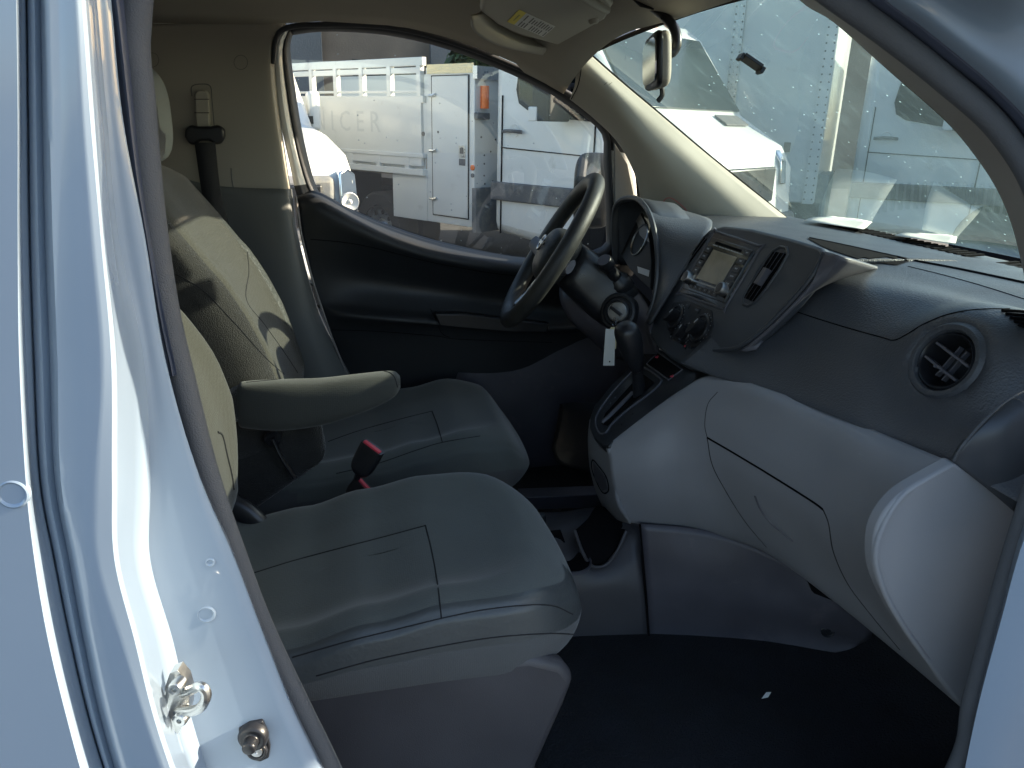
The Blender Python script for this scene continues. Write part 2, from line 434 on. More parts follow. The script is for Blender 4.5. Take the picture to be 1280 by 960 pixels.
#            a    b     c     d    e     f     g     h     i     j     k
rails = {
 'panel0': ([-1500]*12, .450),
 'panel1': ([-60, -90, -90, -80, -70, -60, -50, -40, -20, 0, 20, 60], .450),
 'edge0':  ([-30, 16, 20, 22, 22, 24, 32, 43, 60, 84, 114, 168], .450),
 'edge0b': ([-29, 17, 21, 23, 23, 26, 34, 45, 62, 86, 116, 170], .4515),
 'edge1':  ([-24, 22, 26, 27, 28, 33, 43, 61, 81, 105, 138, 195], .474),
 'gap0':   ([-18, 30, 33, 35, 37, 42, 50, 68, 88, 112, 145, 203], .478),
 'ridge0':  ([-12, 36, 39, 41, 44, 49, 56, 74, 93, 115, 148, 208], .472),
 'ridge':  ([-8, 40, 43, 45, 48, 53, 60, 78, 97, 119, 152, 212], .471),
 'gap1':   ([0, 46, 50, 53, 56, 62, 68, 86, 104, 126, 158, 220], .477),
 'mid0':   ([6, 54, 58, 62, 66, 72, 76, 94, 113, 135, 168, 232], .464),
 'midh':   ([25, 68, 76, 82, 90, 100, 100, 108, 131, 158, 196, 262], .461),
 'mid1':   ([45, 84, 96, 104, 116, 128, 118, 118, 150, 182, 222, 290], .460),
 'step0':  ([53, 90, 102, 113, 126, 139, 140, 143, 168, 193, 230, 298], .461),
 'bright0': ([57, 94, 107, 118, 130, 145, 146, 149, 174, 199, 237, 305], .465),
 'bright0b': ([58, 95, 108, 119, 131, 147, 149, 151, 177, 201, 239, 307], .471),
 'bright1': ([70, 104, 116, 128, 142, 172, 176, 174, 202, 224, 260, 328], .543),
 'jamb0':  ([74, 108, 121, 134, 149, 180, 188, 188, 216, 240, 276, 346], .560),
 'jambh':  ([78, 112, 126, 139, 158, 186, 202, 210, 243, 273, 312, 380], .562),
 'jamb1':  ([86, 118, 132, 146, 170, 196, 222, 240, 280, 315, 352, 420], .563),
 'jamb2':  ([92, 124, 139, 154, 182, 207, 250, 292, 330, 370, 425, 520], .566),
}
names = list(rails)
rows_y = rows_y+[1600]
Rr = []
for nme in names:
    xs, Y = rails[nme]
    xs = list(xs)+[xs[-1]+(xs[-1]-xs[-2])*2.1]
    Rr.append([P(x, y, Y=Y) for x, y in zip(xs, rows_y)])
def body_rows(a, b):
    i, j = names.index(a), names.index(b); return Rr[i:j+1]
slide = patch('sliding_door', body_rows('panel0', 'gap0'), 'shaded_white_paint', van, n=8, nv=3, solid=.012, linc=True)
pil = patch('door_pillar', body_rows('gap0', 'jamb2'), 'shaded_white_paint', van, n=8, nv=3, solid=.012, linc=True)
hit = caster(pil, slide)
# round pressings of the pillar
for (x, y, r_) in ((258, 768, .0075), (16, 618, .009), (263, 703, .004)):
    c = hit(x, y, .0)
    if c: MB().lathe(c, (-.05, -1, .05), [(r_, -.003), (r_, .0004), (r_-.001, .0010), (r_-.002, .0006), (r_-.003, -.0008), (0, -.0008)]).build('pressed_plug', 'shaded_white_paint', pil)
# striker
st = MB()
c0 = P(222, 868, Y=.520)
ax = V((1, .1, -.05)).normalized()
pl = [P(x, y, Y=.510) for x, y in ((212, 842), (222, 838), (232, 850), (237, 868), (236, 886), (230, 905), (222, 918), (214, 908), (207, 885), (206, 860))]
st.prism(pl, V((.002, .010, 0)))
for (x, y) in ((221, 858), (227, 897)):
    c = P(x, y, Y=.503); st.lathe(c, (-.25, -1, .1), [(.0055, -.006), (.0055, .003), (.0045, .0045), (.002, .0045), (.002, .001), (0, .001)], 16)
lp = [P(228, 866, Y=.510), P(238, 863, Y=.497), P(250, 858, Y=.486), P(257, 864, Y=.484), P(257, 874, Y=.484), P(250, 885, Y=.489), P(238, 889, Y=.497), P(222, 890, Y=.510)]
st.sweep(lp, .0038, n=5, seg=10)
st.build('door_striker', 'zinc', van, bevel=.0008)
# courtesy-light switch
sw = MB()
pl = [P(x, y, Y=.560) for x, y in ((298, 912), (312, 904), (328, 902), (334, 915), (338, 935), (336, 948), (325, 953), (314, 950), (308, 938), (303, 930), (299, 922))]
sw.prism(pl, V((0, .012, 0)))
sw.lathe(P(317, 920, Y=.558), (-.15, -1, .05), [(.013, -.002), (.013, .003), (.011, .006), (.006, .006), (.006, .016), (.0045, .017), (0, .017)], 24)
sw.lathe(P(321, 939, Y=.558), (-.15, -1, .05), [(.009, -.002), (.009, .002), (.006, .002), (.006, 0)], 20)
s_ = sw.build('door_switch', 'black_plastic', van, bevel=.0012)
MB().lathe(P(321, 939, Y=.556), (-.15, -1, .05), [(.005, -.002), (.005, .0015), (.0015, .002), (0, .001)], 16).build('screw', 'satin', s_)

# ---- weather seal round the opening (one closed loop) and the wide lip on the pillars
SY = .598
loopB = [(168, 40), (174, 120), (181, 200), (191, 290), (207, 390), (226, 470), (257, 590), (291, 690), (325, 780), (368, 872), (412, 962), (470, 1090)]
loopBot = [(600, 1190), (850, 1190), (1100, 1120)]
loopA = [(1195, 960), (1214, 880), (1238, 790), (1262, 705), (1292, 610), (1318, 520), (1330, 430), (1322, 340), (1297, 240), (1250, 162), (1180, 98), (1120, 50), (1058, 5)]
loopTop = [(960, -60), (800, -120), (500, -150), (300, -130), (190, -60)]
lp = YP(loopB+loopBot+loopA+loopTop, SY)
tube('door_seal', lp, .0105, 'jamb_seal', van, closed=True, seg=12, n=8, flat=(0, 1, 0))
ip = [p+V((0, .006, 0)) for p in YP([(x+11, y) for x, y in loopB], SY)]
tube('seal_piping', ip, .0022, 'grey_trim', van, n=8)
patch('pillar_lip', [YP([(128, -60), (140, 40), (150, 130), (160, 215), (176, 300), (196, 395), (213, 470)], .590),
                     YP([(138, -60), (150, 40), (160, 130), (170, 215), (184, 300), (200, 395), (216, 470)], .583),
                     YP([(150, -60), (163, 40), (171, 130), (179, 215), (191, 300), (205, 395), (222, 470)], .592)], 'rubber_lip', van, n=6, solid=.004)
# front pillar: trim, dark lip, white outer skin
tl = [(940, -70), (999, 0), (1042, 28), (1110, 88), (1180, 150), (1215, 190), (1245, 235), (1264, 280), (1277, 330), (1283, 365), (1288, 420)]
tr_ = [(980, -70), (1036, -2), (1080, 30), (1150, 86), (1230, 148), (1262, 193), (1280, 244), (1292, 290), (1302, 340), (1308, 380), (1312, 430)]
sr = [(1030, -70), (1099, -4), (1150, 34), (1200, 74), (1240, 108), (1282, 150), (1312, 195), (1335, 250), (1348, 310), (1352, 370), (1350, 440)]
w1 = [(1070, -90), (1140, -30), (1195, 10), (1250, 55), (1295, 92), (1335, 135), (1370, 185), (1395, 240), (1410, 310), (1415, 370), (1412, 440)]
w2 = [(1140, -130), (1210, -80), (1270, -35), (1325, 10), (1375, 55), (1415, 100), (1450, 160), (1475, 220), (1490, 300), (1492, 370), (1485, 440)]
w3 = [(1160, -180), (1260, -110), (1330, -60), (1390, -10), (1440, 40), (1480, 90), (1515, 150), (1540, 220), (1555, 300), (1556, 370), (1550, 440)]
patch('front_pillar_trim', [YP(tl, .78), YP([((a[0]+b[0])/2, (a[1]+b[1])/2) for a, b in zip(tl, tr_)], .70), YP(tr_, .625)], 'pillar_grey', van, n=5, solid=.006)
def lerpl(a, b, t): return [(p[0]*(1-t)+q[0]*t, p[1]*(1-t)+q[1]*t) for p, q in zip(a, b)]
patch('front_pillar_lip', [YP(tr_, .615), YP(lerpl(tr_, sr, .3), .600), YP(lerpl(tr_, sr, .55), .603), YP(lerpl(tr_, sr, .75), .588), YP(sr, .580)], 'rubber_lip', van, n=6, solid=.004)
WY = [.47, .472, .485, .522, .54, .545, .545, .545, .545, .545, .545]  # upper end pushed outward, shaped to shade the top of the door pillar
def YPY(l, ys): return [P(a, b, Y=y) for (a, b), y in zip(l, ys)]
patch('front_pillar', [YP(sr, .582), YP(lerpl(sr, w1, .4), .562), YP(w1, .552), YPY(w2, WY), YPY(w3, [q-.004 for q in WY]), YPY(lerpl(w2, w3, 2.2), [q+.03 for q in WY])], 'shaded_white_paint', van, n=6, solid=.01)
# lower front pillar (hinge side)
e0 = [(1318, 520), (1300, 615), (1280, 670), (1260, 760), (1240, 840), (1227, 895), (1215, 960), (1195, 1060)]
e1 = [(1350, 520), (1335, 615), (1310, 690), (1290, 770), (1270, 850), (1258, 905), (1246, 970), (1230, 1070)]
e2 = [(1600, 520), (1600, 615), (1600, 690), (1600, 770), (1600, 850), (1600, 905), (1600, 970), (1600, 1070)]
patch('hinge_pillar', [YP(e0, .598), YP(lerpl(e0, e1, .5), .580), YP(e1, .572), YP(e2, .560)], 'shaded_white_paint', van, n=6, solid=.01)
mb = MB(); mb.prism([V((x, .545, z)) for x, z in ((.80, .45), (.80, 1.12), (1.05, 1.15), (1.45, 1.10), (1.85, .92), (1.95, .75), (1.95, .45))], V((0, .04, 0))); mb.build('fender', 'shaded_white_paint', van, bevel=.02)
patch('sill_panel', [[V((.63, .585, .60)), V((.75, .582, .62)), V((1.0, .58, .66))], [V((.63, .58, .45)), V((.75, .58, .45)), V((1.0, .58, .45))]], 'shaded_white_paint', van, n=3, solid=.01)
mb = MB(); mb.box((.3, .66, .46), (2.2, .16, .10)); mb.build('door_sill', 'black_plastic', van, bevel=.01)

# ---- floor, tunnel, bulk of the shell
fl = []
for i in range(25):
    r_ = []
    for j in range(21):
        x = -1.2+2.6*i/24; y = .62+1.36*j/20
        z = .478+.006*math.sin(x*9)*math.cos(y*11)
        z += max(0, min(1, (x-.86)/.35))**1.5*.30
        r_.append(V((x, y, z)))
    fl.append(r_)
vs, fs = grid_mesh(fl)
mesh('floor_carpet', vs, [f[::-1] for f in fs], 'carpet', van, solid=.02)
# headliner
HE = sorted([(P(px_, py_, Y=1.93).x, P(px_, py_, Y=1.93).z) for px_, py_ in ((60, 24), (165, 34), (335, 36), (400, 31), (500, 37), (560, 51), (620, 73), (680, 100), (735, 132), (780, 165))])
def hz_edge(x):
    if x <= HE[0][0]: return HE[0][1]
    for a, b in zip(HE[:-1], HE[1:]):
        if x <= b[0]: return a[1]+(b[1]-a[1])*(x-a[0])/(b[0]-a[0])
    return HE[-1][1]
def hz(x, y):
    z = 1.715
    e = max(0, (.95-y)/.33); z -= .085*e**2.2
    f = max(0, (x-.0)/.56); z -= .135*f**2.0
    e = min(1.05, max(0, (y-1.48)/.45))**2.0
    return z+(min(z, hz_edge(x))-z)*e
xs = [-2.6, -1.8, -1.2, -.8, -.6, -.45, -.35]+[-.25+.05*i for i in range(17)]
G = [[V((x-(0.05 if x > .45 else 0)*abs(y-1.3), y, hz(x, y))) for y in [.61+.0335*j for j in range(40)]] for x in xs]
vs, fs = grid_mesh(G)
hl = mesh('headliner', vs, fs, 'headliner', van, solid=.012)
# roof skin over it
xs2 = [-2.7, -2.0, -1.0, -.3, .1, .35, .5, .62]
G = [[V((x, y, 1.80-.09*max(0, x/.62)**2-.10*abs((y-1.3)/.78)**5)) for y in [.50+.0335*j for j in range(48)]] for x in xs2]
vs, fs = grid_mesh(G); mesh('roof', vs, fs, 'white_body', van, solid=.02)
# body sides behind, rear wall, firewall, bonnet: they keep the cab dark
mb = MB()
mb.box((-1.75, 2.08, 1.1), (2.9, .04, 1.3)); mb.build('rear_side', 'white_body', van)
mb = MB(); mb.box((-2.72, 1.3, 1.1), (.04, 1.5, 1.3)); mb.build('tailgate', 'white_body', van)
mb = MB(); mb.box((-1.6, .53, 1.1), (2.2, .03, 1.36)); mb.build('near_rear_side', 'white_body', van)
mb = MB(); mb.box((1.13, 1.3, .82), (.03, 1.36, .70)); mb.build('firewall', 'black_matte', van)
G = [[V((x, y, z-.10*abs((y-1.3)/.72)**4)) for y in [.58+.06*j for j in range(25)]] for x, z in ((1.30, 1.145), (1.36, 1.13), (1.5, 1.115), (1.7, 1.07), (1.85, .98), (1.93, .85))]
vs, fs = grid_mesh(G); mesh('bonnet', vs, fs, 'shaded_white_paint', van, solid=.01)

# ---- driver-side pillar trim behind the door (beige above, grey below)
bt = [[(50, 5, 2.0), (165, 28, 1.97), (250, 28, 1.96), (328, 26, 1.95), (347, 26, 1.95), (358, 30, 1.96)],
      [(60, 20, 2.0), (170, 60, 1.96), (250, 60, 1.945), (325, 61, 1.93), (340, 63, 1.935), (346, 66, 1.96)],
      [(60, 100, 2.0), (180, 120, 1.96), (250, 120, 1.945), (330, 120, 1.925), (344, 122, 1.935), (348, 124, 1.96)],
      [(70, 180, 2.0), (190, 200, 1.96), (260, 200, 1.945), (343, 200, 1.92), (355, 200, 1.935), (358, 200, 1.96)],
      [(80, 210, 2.0), (195, 222, 1.96), (265, 236, 1.945), (349, 240, 1.918), (361, 240, 1.935), (364, 240, 1.96)]]
ptr = patch('pillar_trim', [YP(r_) for r_ in bt], 'beige_trim', van, n=7, solid=.006)
gt_ = [[(90, 200, 1.99), (192, 213, 1.95), (265, 232, 1.935), (349, 236, 1.907), (362, 236, 1.927), (366, 236, 1.965)],
       [(100, 300, 1.99), (205, 300, 1.95), (285, 300, 1.935), (358, 300, 1.89), (372, 300, 1.925), (374, 300, 1.96)],
       [(120, 400, 1.99), (230, 400, 1.93), (310, 400, 1.91), (378, 400, 1.89), (398, 395, 1.925), (400, 392, 1.96)],
       [(160, 520, 1.99), (260, 520, 1.93), (340, 520, 1.91), (415, 510, 1.89), (440, 480, 1.925), (442, 476, 1.96)]]
gtr = patch('lower_pillar_trim', [YP(r_) for r_ in gt_], 'grey_trim', van, n=7, solid=.006)
ch = caster(ptr)
for (x, y) in ((190, 75), (301, 78)):
    seam('trim_plug', ch, [(x+8.5*math.cos(t*.7854), y+9*math.sin(t*.7854)) for t in range(8)], ptr, .0006, 'grey_trim', closed=True)
seam('trim_slot', ch, [(240, 120), (240, 108), (252, 105), (263, 108), (265, 125), (268, 160)], ptr, .0012, 'grey_trim')
seam('trim_slot', ch, [(289, 210), (290, 225), (292, 237)], ptr, .0015, 'grey_trim')
# belt: height adjuster, D-ring, webbing
mb = MB(); pl = [P(x, y, Y=1.925) for x, y in ((243, 118), (247, 113), (257, 113), (261, 118), (262, 160), (258, 162), (248, 161), (245, 155))]
mb.prism(pl, V((0, .03, 0))); ba = mb.build('belt_adjuster', 'belt_cover', van, bevel=.003)
cb = caster(ba)
for yy in (124, 141): MB().sweep([P(243, yy, Y=1.923), P(261.5, yy, Y=1.923)], .0008, seg=5).build('adjuster_groove', 'seam', ba)
mb = MB()
pl = [P(x, y, Y=1.905) for x, y in ((231, 161), (238, 156), (246, 158), (263, 158), (272, 156), (280, 161), (281, 172), (276, 180), (268, 181), (262, 176), (250, 176), (243, 182), (236, 180), (230, 171))]
mb.prism(pl, V((0, .022, 0))); mb.build('belt_ring', 'black_plastic', van, bevel=.006)
patch('seat_belt', [YP([(243, 178, 1.90), (252, 240, 1.88), (262, 290, 1.86), (275, 345, 1.84)]), YP([(269, 178, 1.90), (276, 240, 1.88), (289, 290, 1.86), (303, 345, 1.84)])], 'belt', van, n=6, nv=2, solid=.0015)

# ---- driver door: frame, glass, trim
WA = [(366, 44), (400, 40), (450, 41), (500, 47), (560, 62), (620, 85), (680, 113), (725, 142), (752, 168),
      (754, 200), (756, 240), (757, 285), (752, 308), (700, 322), (640, 320), (560, 304), (500, 286), (450, 266), (410, 247), (397, 236),
      (387, 205), (377, 160), (369, 110), (363, 62)]
WB = [(362, 36), (400, 33), (450, 34), (500, 39), (560, 54), (620, 76), (680, 104), (730, 134), (760, 165),
      (764, 200), (766, 240), (768, 285), (760, 318), (700, 332), (640, 329), (560, 313), (500, 295), (450, 275), (404, 256), (388, 240),
      (376, 205), (366, 160), (358, 110), (354, 62)]
WC = [(356, 31), (400, 27), (450, 27), (500, 32), (560, 47), (620, 69), (680, 97), (735, 129), (782, 170),
      (792, 205), (798, 240), (800, 285), (790, 345), (700, 350), (640, 350), (560, 335), (500, 315), (450, 295), (385, 268), (371, 244),
      (362, 205), (352, 160), (345, 110), (343, 58)]
def ring(name, a, b, Ya, Yb, mats, parent, mid=None, n=3, solid=.006, mi=None):
    rows = [YP(a+[a[0]], Ya)]
    if mid: rows.append(YP(lerpl(a, b, .5)+[lerpl(a, b, .5)[0]], mid))
    rows.append(YP(b+[b[0]], Yb))
    return patch(name, rows, mats, parent, n=n, nv=3, solid=solid, linr=False, mi=mi)
def off_poly(poly, d):
    out = []; L = len(poly)
    for i in range(L):
        a, b, c = poly[i-1], poly[i], poly[(i+1) % L]
        tx, ty = c[0]-a[0], c[1]-a[1]; l = math.hypot(tx, ty) or 1
        out.append((b[0]+ty/l*d, b[1]-tx/l*d))
    return out
dfr = ring('driver_door', WB, WC, 1.958, 1.950, ['white_body', 'rubber'], van, mid=1.945, mi=lambda a, b: 0 if b > .80 or .36 < b < .48 else 1)
dfr['label'] = 'closed driver door seen from inside the cab'
ring('window_seal', WA, WB, 1.985, 1.955, 'rubber', dfr, mid=1.962)
vs = YP(WA, 1.992); mesh('window_glass', vs, [tuple(range(len(vs)))], 'door_glass', dfr, smooth=False)
# cover of the door frame's front corner
mb = MB(); pl = YP([(768, 178), (785, 205), (793, 245), (794, 300), (769, 300)], 1.945); mb.prism(pl, V((0, .008, 0))); mb.build('corner_cover', 'grey_trim', dfr, bevel=.002)
# body weather strip around driver door top
BS = [(341, 80), (344, 52), (352, 38), (372, 32), (400, 31), (450, 31), (500, 36), (560, 51), (620, 73), (680, 100), (735, 132), (773, 163), (793, 203), (799, 245), (800, 290)]
tube('body_seal', YP(BS, 1.935), .006, 'rubber', van, seg=10, n=6)
tr = [[(371, 243, 1.955), (397, 239, 1.960), (450, 268, 1.965), (500, 288, 1.965), (560, 306, 1.965), (640, 321, 1.965), (700, 324, 1.965), (775, 318, 1.965)],
      [(371, 247, 1.935), (398, 250, 1.925), (450, 277, 1.92), (500, 298, 1.92), (560, 315, 1.92), (640, 328, 1.92), (700, 331, 1.92), (775, 325, 1.93)],
      [(374, 262, 1.93), (401, 268, 1.912), (450, 290, 1.905), (500, 310, 1.905), (560, 326, 1.905), (640, 338, 1.905), (700, 342, 1.905), (775, 338, 1.92)],
      [(379, 300, 1.935), (405, 304, 1.925), (450, 313, 1.92), (500, 325, 1.92), (560, 338, 1.92), (640, 352, 1.92), (700, 360, 1.92), (775, 356, 1.93)],
      [(388, 340, 1.94), (410, 345, 1.94), (450, 350, 1.945), (500, 358, 1.945), (560, 366, 1.945), (640, 378, 1.945), (700, 386, 1.945), (775, 380, 1.94)],
      [(397, 372, 1.94), (415, 376, 1.935), (450, 380, 1.925), (500, 385, 1.92), (560, 390, 1.92), (640, 396, 1.92), (700, 402, 1.92), (775, 396, 1.93)],
      [(403, 390, 1.935), (420, 393, 1.915), (450, 397, 1.90), (500, 401, 1.89), (560, 405, 1.89), (640, 410, 1.89), (700, 412, 1.90), (775, 405, 1.92)],
      [(412, 414, 1.935), (430, 415, 1.925), (465, 418, 1.92), (510, 421, 1.915), (560, 424, 1.91), (640, 428, 1.91), (700, 428, 1.92), (775, 420, 1.93)],
      [(440, 480, 1.94), (455, 485, 1.94), (480, 500, 1.94), (520, 520, 1.94), (570, 530, 1.94), (640, 525, 1.94), (700, 515, 1.94), (775, 500, 1.94)]]
dt = patch('door_trim', [YP(r_) for r_ in tr], 'door_dark', dfr, n=6, nv=6, solid=.008)
cdt = caster(dt)
seam('trim_line', cdt, [(378, 298), (450, 306), (540, 328), (620, 342), (690, 348)], dfr, .0009, 'gap')
seam('trim_line', cdt, [(405, 412), (470, 414), (545, 420), (575, 424), (690, 428)], dfr, .0009, 'gap')
seam('trim_line', cdt, [(538, 386), (545, 400), (552, 416), (562, 422)], dfr, .0009, 'gap')
# grey edge moulding down the rear edge of the door
tube('door_edge', YP([(370, 246), (376, 290), (388, 340), (402, 385), (418, 430), (434, 468)], 1.925), .0028, 'pillar_grey', dfr, n=5)
# pull handle recess / switch pod
mb = MB()
pl = [P(x, y, Y=1.885) for x, y in ((543, 392), (580, 392), (640, 400), (688, 405), (684, 416), (640, 416), (580, 411), (550, 408))]
mb.prism(pl, V((0, .03, 0))); mb.build('armrest_pull', 'black_plastic', dfr, bevel=.004)
# wing mirror outside
wm = MB()
for i, (x, y) in enumerate([(0, 0)]):
    pass
wmir = loft('wing_mirror', [(P(741, 238, Y=2.16), V((.01, 0, 0)), V((0, 0, .02)), 3), (P(741, 238, Y=2.17), V((.055, .0, 0)), V((0, 0, .10)), 4), (P(743, 240, Y=2.21), V((.06, 0, 0)), V((0, 0, .105)), 3.5), (P(746, 242, Y=2.29), V((.055, 0, 0)), V((0, 0, .10)), 3), (P(748, 244, Y=2.33), V((.02, 0, 0)), V((0, 0, .04)), 2)], 'black_plastic', dfr, seg=28)
# ---- driver-side windscreen pillar trim
ap = [[(724, 56, 1.835), (770, 97, 1.835), (826, 144, 1.835), (878, 188, 1.835), (930, 230, 1.835), (990, 277, 1.835)],
      [(722, 70, 1.815), (765, 110, 1.815), (815, 158, 1.815), (862, 202, 1.81), (905, 245, 1.81), (950, 290, 1.81)],
      [(720, 90, 1.835), (758, 126, 1.83), (800, 172, 1.82), (838, 215, 1.82), (870, 255, 1.83), (900, 300, 1.84)],
      [(718, 108, 1.87), (750, 140, 1.865), (785, 182, 1.86), (812, 222, 1.865), (835, 262, 1.88), (855, 310, 1.89)],
      [(712, 124, 1.905), (742, 148, 1.905), (772, 178, 1.90), (792, 215, 1.90), (802, 255, 1.91), (808, 310, 1.93)]]
apt = patch('windscreen_pillar_trim', [YP(r_) for r_ in ap], 'beige_trim', van, n=6, nv=5, solid=.006)
cap_ = caster(apt)
seam('trim_joint', cap_, [(727, 70), (726, 90), (722, 108), (714, 124)], apt, .0012, 'gap')
seam('airbag_mark', cap_, [(755, 106), (759, 103)], apt, .0005, 'gap'); seam('airbag_mark', cap_, [(761, 106), (765, 103)], apt, .0005, 'gap')
sp = seam('speaker_rim', cap_, [(830, 253), (833, 248), (840, 248), (850, 255), (858, 264), (850, 270), (838, 262)], apt, .0008, 'red_plastic', closed=True)
# ---- windscreen
GP = [[V((.56, .70, 1.560)), V((.60, .95, 1.60)), V((.615, 1.30, 1.615)), V((.60, 1.62, 1.60)), V((.545, 1.86, 1.575))],
      [V((.86, .66, 1.37)), V((.93, .95, 1.395)), V((.95, 1.30, 1.40)), V((.93, 1.62, 1.39)), V((.84, 1.88, 1.375))],
      [V((1.16, .62, 1.165)), V((1.26, .95, 1.18)), V((1.30, 1.30, 1.18)), V((1.26, 1.62, 1.18)), V((1.14, 1.90, 1.175))]]
wsg = patch('windscreen', GP, 'windscreen_glass', van, n=8, solid=0)
tube('windscreen_edge', YP([(726, 58, 1.84), (772, 99, 1.84), (828, 146, 1.84), (880, 190, 1.84), (932, 232, 1.84), (990, 279, 1.84)]), .0045, 'gap', wsg, n=5)
tube('header_edge', [V((.555, 1.835, 1.568)), V((.585, 1.62, 1.592)), V((.60, 1.3, 1.605)), V((.585, .98, 1.592)), V((.55, .74, 1.56))], .005, 'gap', wsg, n=6)
cws = caster(wsg)
# tag holder stuck to the glass
q = [cws(x, y, .001) for x, y in ((924, 69), (934, 65), (956, 80), (951, 88))]
nn = (q[1]-q[0]).cross(q[3]-q[0]).normalized()
if nn.dot(CAM-q[0]) < 0: nn = -nn
mb = MB(); mb.prism(q, nn*.006)
ux = (q[2]-q[1]).normalized(); uy = (q[1]-q[0]).normalized()
for c in (q[0].lerp(q[1], .5), q[2].lerp(q[3], .5)):
    mb.box(c+nn*.006, (.007, .022, .012), Matrix((ux, uy, ux.cross(uy))).transposed())
mb.build('tag_holder', 'black_plastic', wsg, bevel=.001)
# rear-view mirror
stem = YP([(795, -6, 1.38), (815, 8, 1.36), (832, 22, 1.33), (843, 36, 1.31), (846, 52, 1.30), (842, 64, 1.30), (833, 68, 1.30)])
rvm = tube('rear_view_mirror', stem, .0085, 'black_plastic', van, seg=12, n=6, smoothpath=True)
mb = MB(); pl = YP([(775, -14, 1.36), (800, 10, 1.34), (818, 14, 1.33), (822, -4, 1.36), (800, -30, 1.38)]); mb.prism(pl, V((.0, .03, .02))); mb.build('mirror_mount', 'black_plastic', rvm, bevel=.004)
bx = YP([(802, 54, 1.34), (813, 48, 1.33), (818, 104, 1.34), (806, 106, 1.35)])
# housing: a deep rounded tablet whose glass faces the driver
hx = V((.55, .83, 0)).normalized()
hc = P(819, 78, Y=1.31)
nrm = V((-.96, .265, -.08)).normalized(); side = nrm.cross(V((0, 0, 1))).normalized(); upv = side.cross(nrm).normalized()
loft('mirror_housing', [(hc-nrm*.017, side*.07, upv*.028, 3.5), (hc-nrm*.014, side*.100, upv*.038, 5), (hc-nrm*.008, side*.108, upv*.042, 6), (hc+nrm*.002, side*.108, upv*.042, 6)], 'beige_trim', rvm, seg=40)
loft('mirror_bezel', [(hc+nrm*.000, side*.109, upv*.0425, 6), (hc+nrm*.004, side*.110, upv*.043, 6), (hc+nrm*.008, side*.108, upv*.041, 6)], 'black_plastic', rvm, seg=40)
mb = MB()
pts = [hc+nrm*.0095+side*.104*math.copysign(abs(math.cos(t))**.4, math.cos(t))+upv*.034*math.copysign(abs(math.sin(t))**.4, math.sin(t)) for t in [k*math.pi/18 for k in range(36)]]
mb.prism(pts, nrm*.002); mb.build('mirror_glass', 'chrome', rvm)
mb = MB(); mb.sweep([hc+upv*-.034-nrm*.01, hc+upv*-.052-nrm*.012, hc+upv*-.062-nrm*.004], .0045, seg=8, n=3); mb.build('dimming_tab', 'black_plastic', rvm)
# ---- sun visor
vq = YP([(603, -12, 1.66), (750, -12, 1.50), (764, 14, 1.52), (755, 26, 1.56), (698, 60, 1.64), (640, 46, 1.68), (598, 16, 1.72)])
def vis_rows(zoff):
    return
mb = MB(); pl = YP([(610, -40, 1.60), (700, -60, 1.45), (765, 8, 1.50), (757, 22, 1.53), (697, 57, 1.62), (650, 44, 1.66), (598, 14, 1.70)])
c = sum(pl, V())/len(pl)
vz = V((-.10, 0, .99)).normalized()
d0 = pl[4].dot(vz)
# settle the outline into one tilted plane
vo_ = PL(697, 57, (.40, 1.62, 1.575), (-.18, .10, 1)); vn = V((-.18, .10, 1)).normalized()
vo2 = V((.40, 1.62, 1.575))
pl = [PL(x, y, vo2, vn) for x, y in ((612, -50), (700, -70), (767, 6), (757, 24), (697, 57), (650, 44), (622, 32), (601, 16))]
mb.prism(pl, vn*.016)
visor = mb.build('sun_visor', 'beige_trim', van, bevel=.006)
visor['label'] = 'folded-up beige sun visor with its warning label'
# pocket lip of headliner moulding below the visor
lip = [[(590, 22), (593, 40), (620, 56), (660, 66), (690, 70), (699, 62)], [(600, 18), (612, 34), (640, 50), (668, 58), (690, 60), (698, 57)]]
patch('visor_recess', [[PL(x, y, vo2+vn*-.004, vn) for x, y in lip[0]], [PL(x, y, vo2+vn*.006, vn) for x, y in lip[1]], [PL(x+6, y-8, vo2+vn*.03, vn) for x, y in lip[1]]], 'beige_trim', van, n=4, solid=.004)
lq = [PL(x, y, vo2-vn*.0006, vn) for x, y in ((634, 27), (649, 12), (694, 33), (679, 46))]
mb = MB(); ya = lq[0].lerp(lq[3], .17); yb = lq[1].lerp(lq[2], .17)
mb.prism([lq[0], lq[1], yb, ya], -vn*.0004, 1); mb.prism([ya, yb, lq[2], lq[3]], -vn*.0004, 0)
ux = (lq[1]-lq[0]).normalized(); uy = (lq[3]-lq[0]).normalized()
for k in range(11):
    t0 = .24+.07*k
    for (a, b) in ((.06, .46), (.52, .94)):
        if random.random() < .12: continue
        b2 = b-random.random()*.12
        p0 = lq[0].lerp(lq[3], t0); p1 = lq[1].lerp(lq[2], t0)
        p0b = lq[0].lerp(lq[3], t0+.026); p1b = lq[1].lerp(lq[2], t0+.026)
        mb.prism([p0.lerp(p1, a)-vn*.0007, p0.lerp(p1, b2)-vn*.0007, p0b.lerp(p1b, b2)-vn*.0007, p0b.lerp(p1b, a)-vn*.0007], -vn*.0002, 2)
cc = (lq[0]+lq[1]+ya+yb)/4-vn*.0007
add_text(mb, 'WARNING', .0085, cc, (lq[1]-lq[0]), (lq[0]-ya), 2)
mb.build('warning_label', ['label_white', 'label_yellow', 'label_ink'], visor)
mb = MB(); mb.sweep([PL(716, -14, vo2, vn), PL(740, 2, vo2-vn*.004, vn), PL(758, 12, vo2, vn)], .008, n=4, seg=10); mb.build('visor_rod', 'beige_trim', visor)
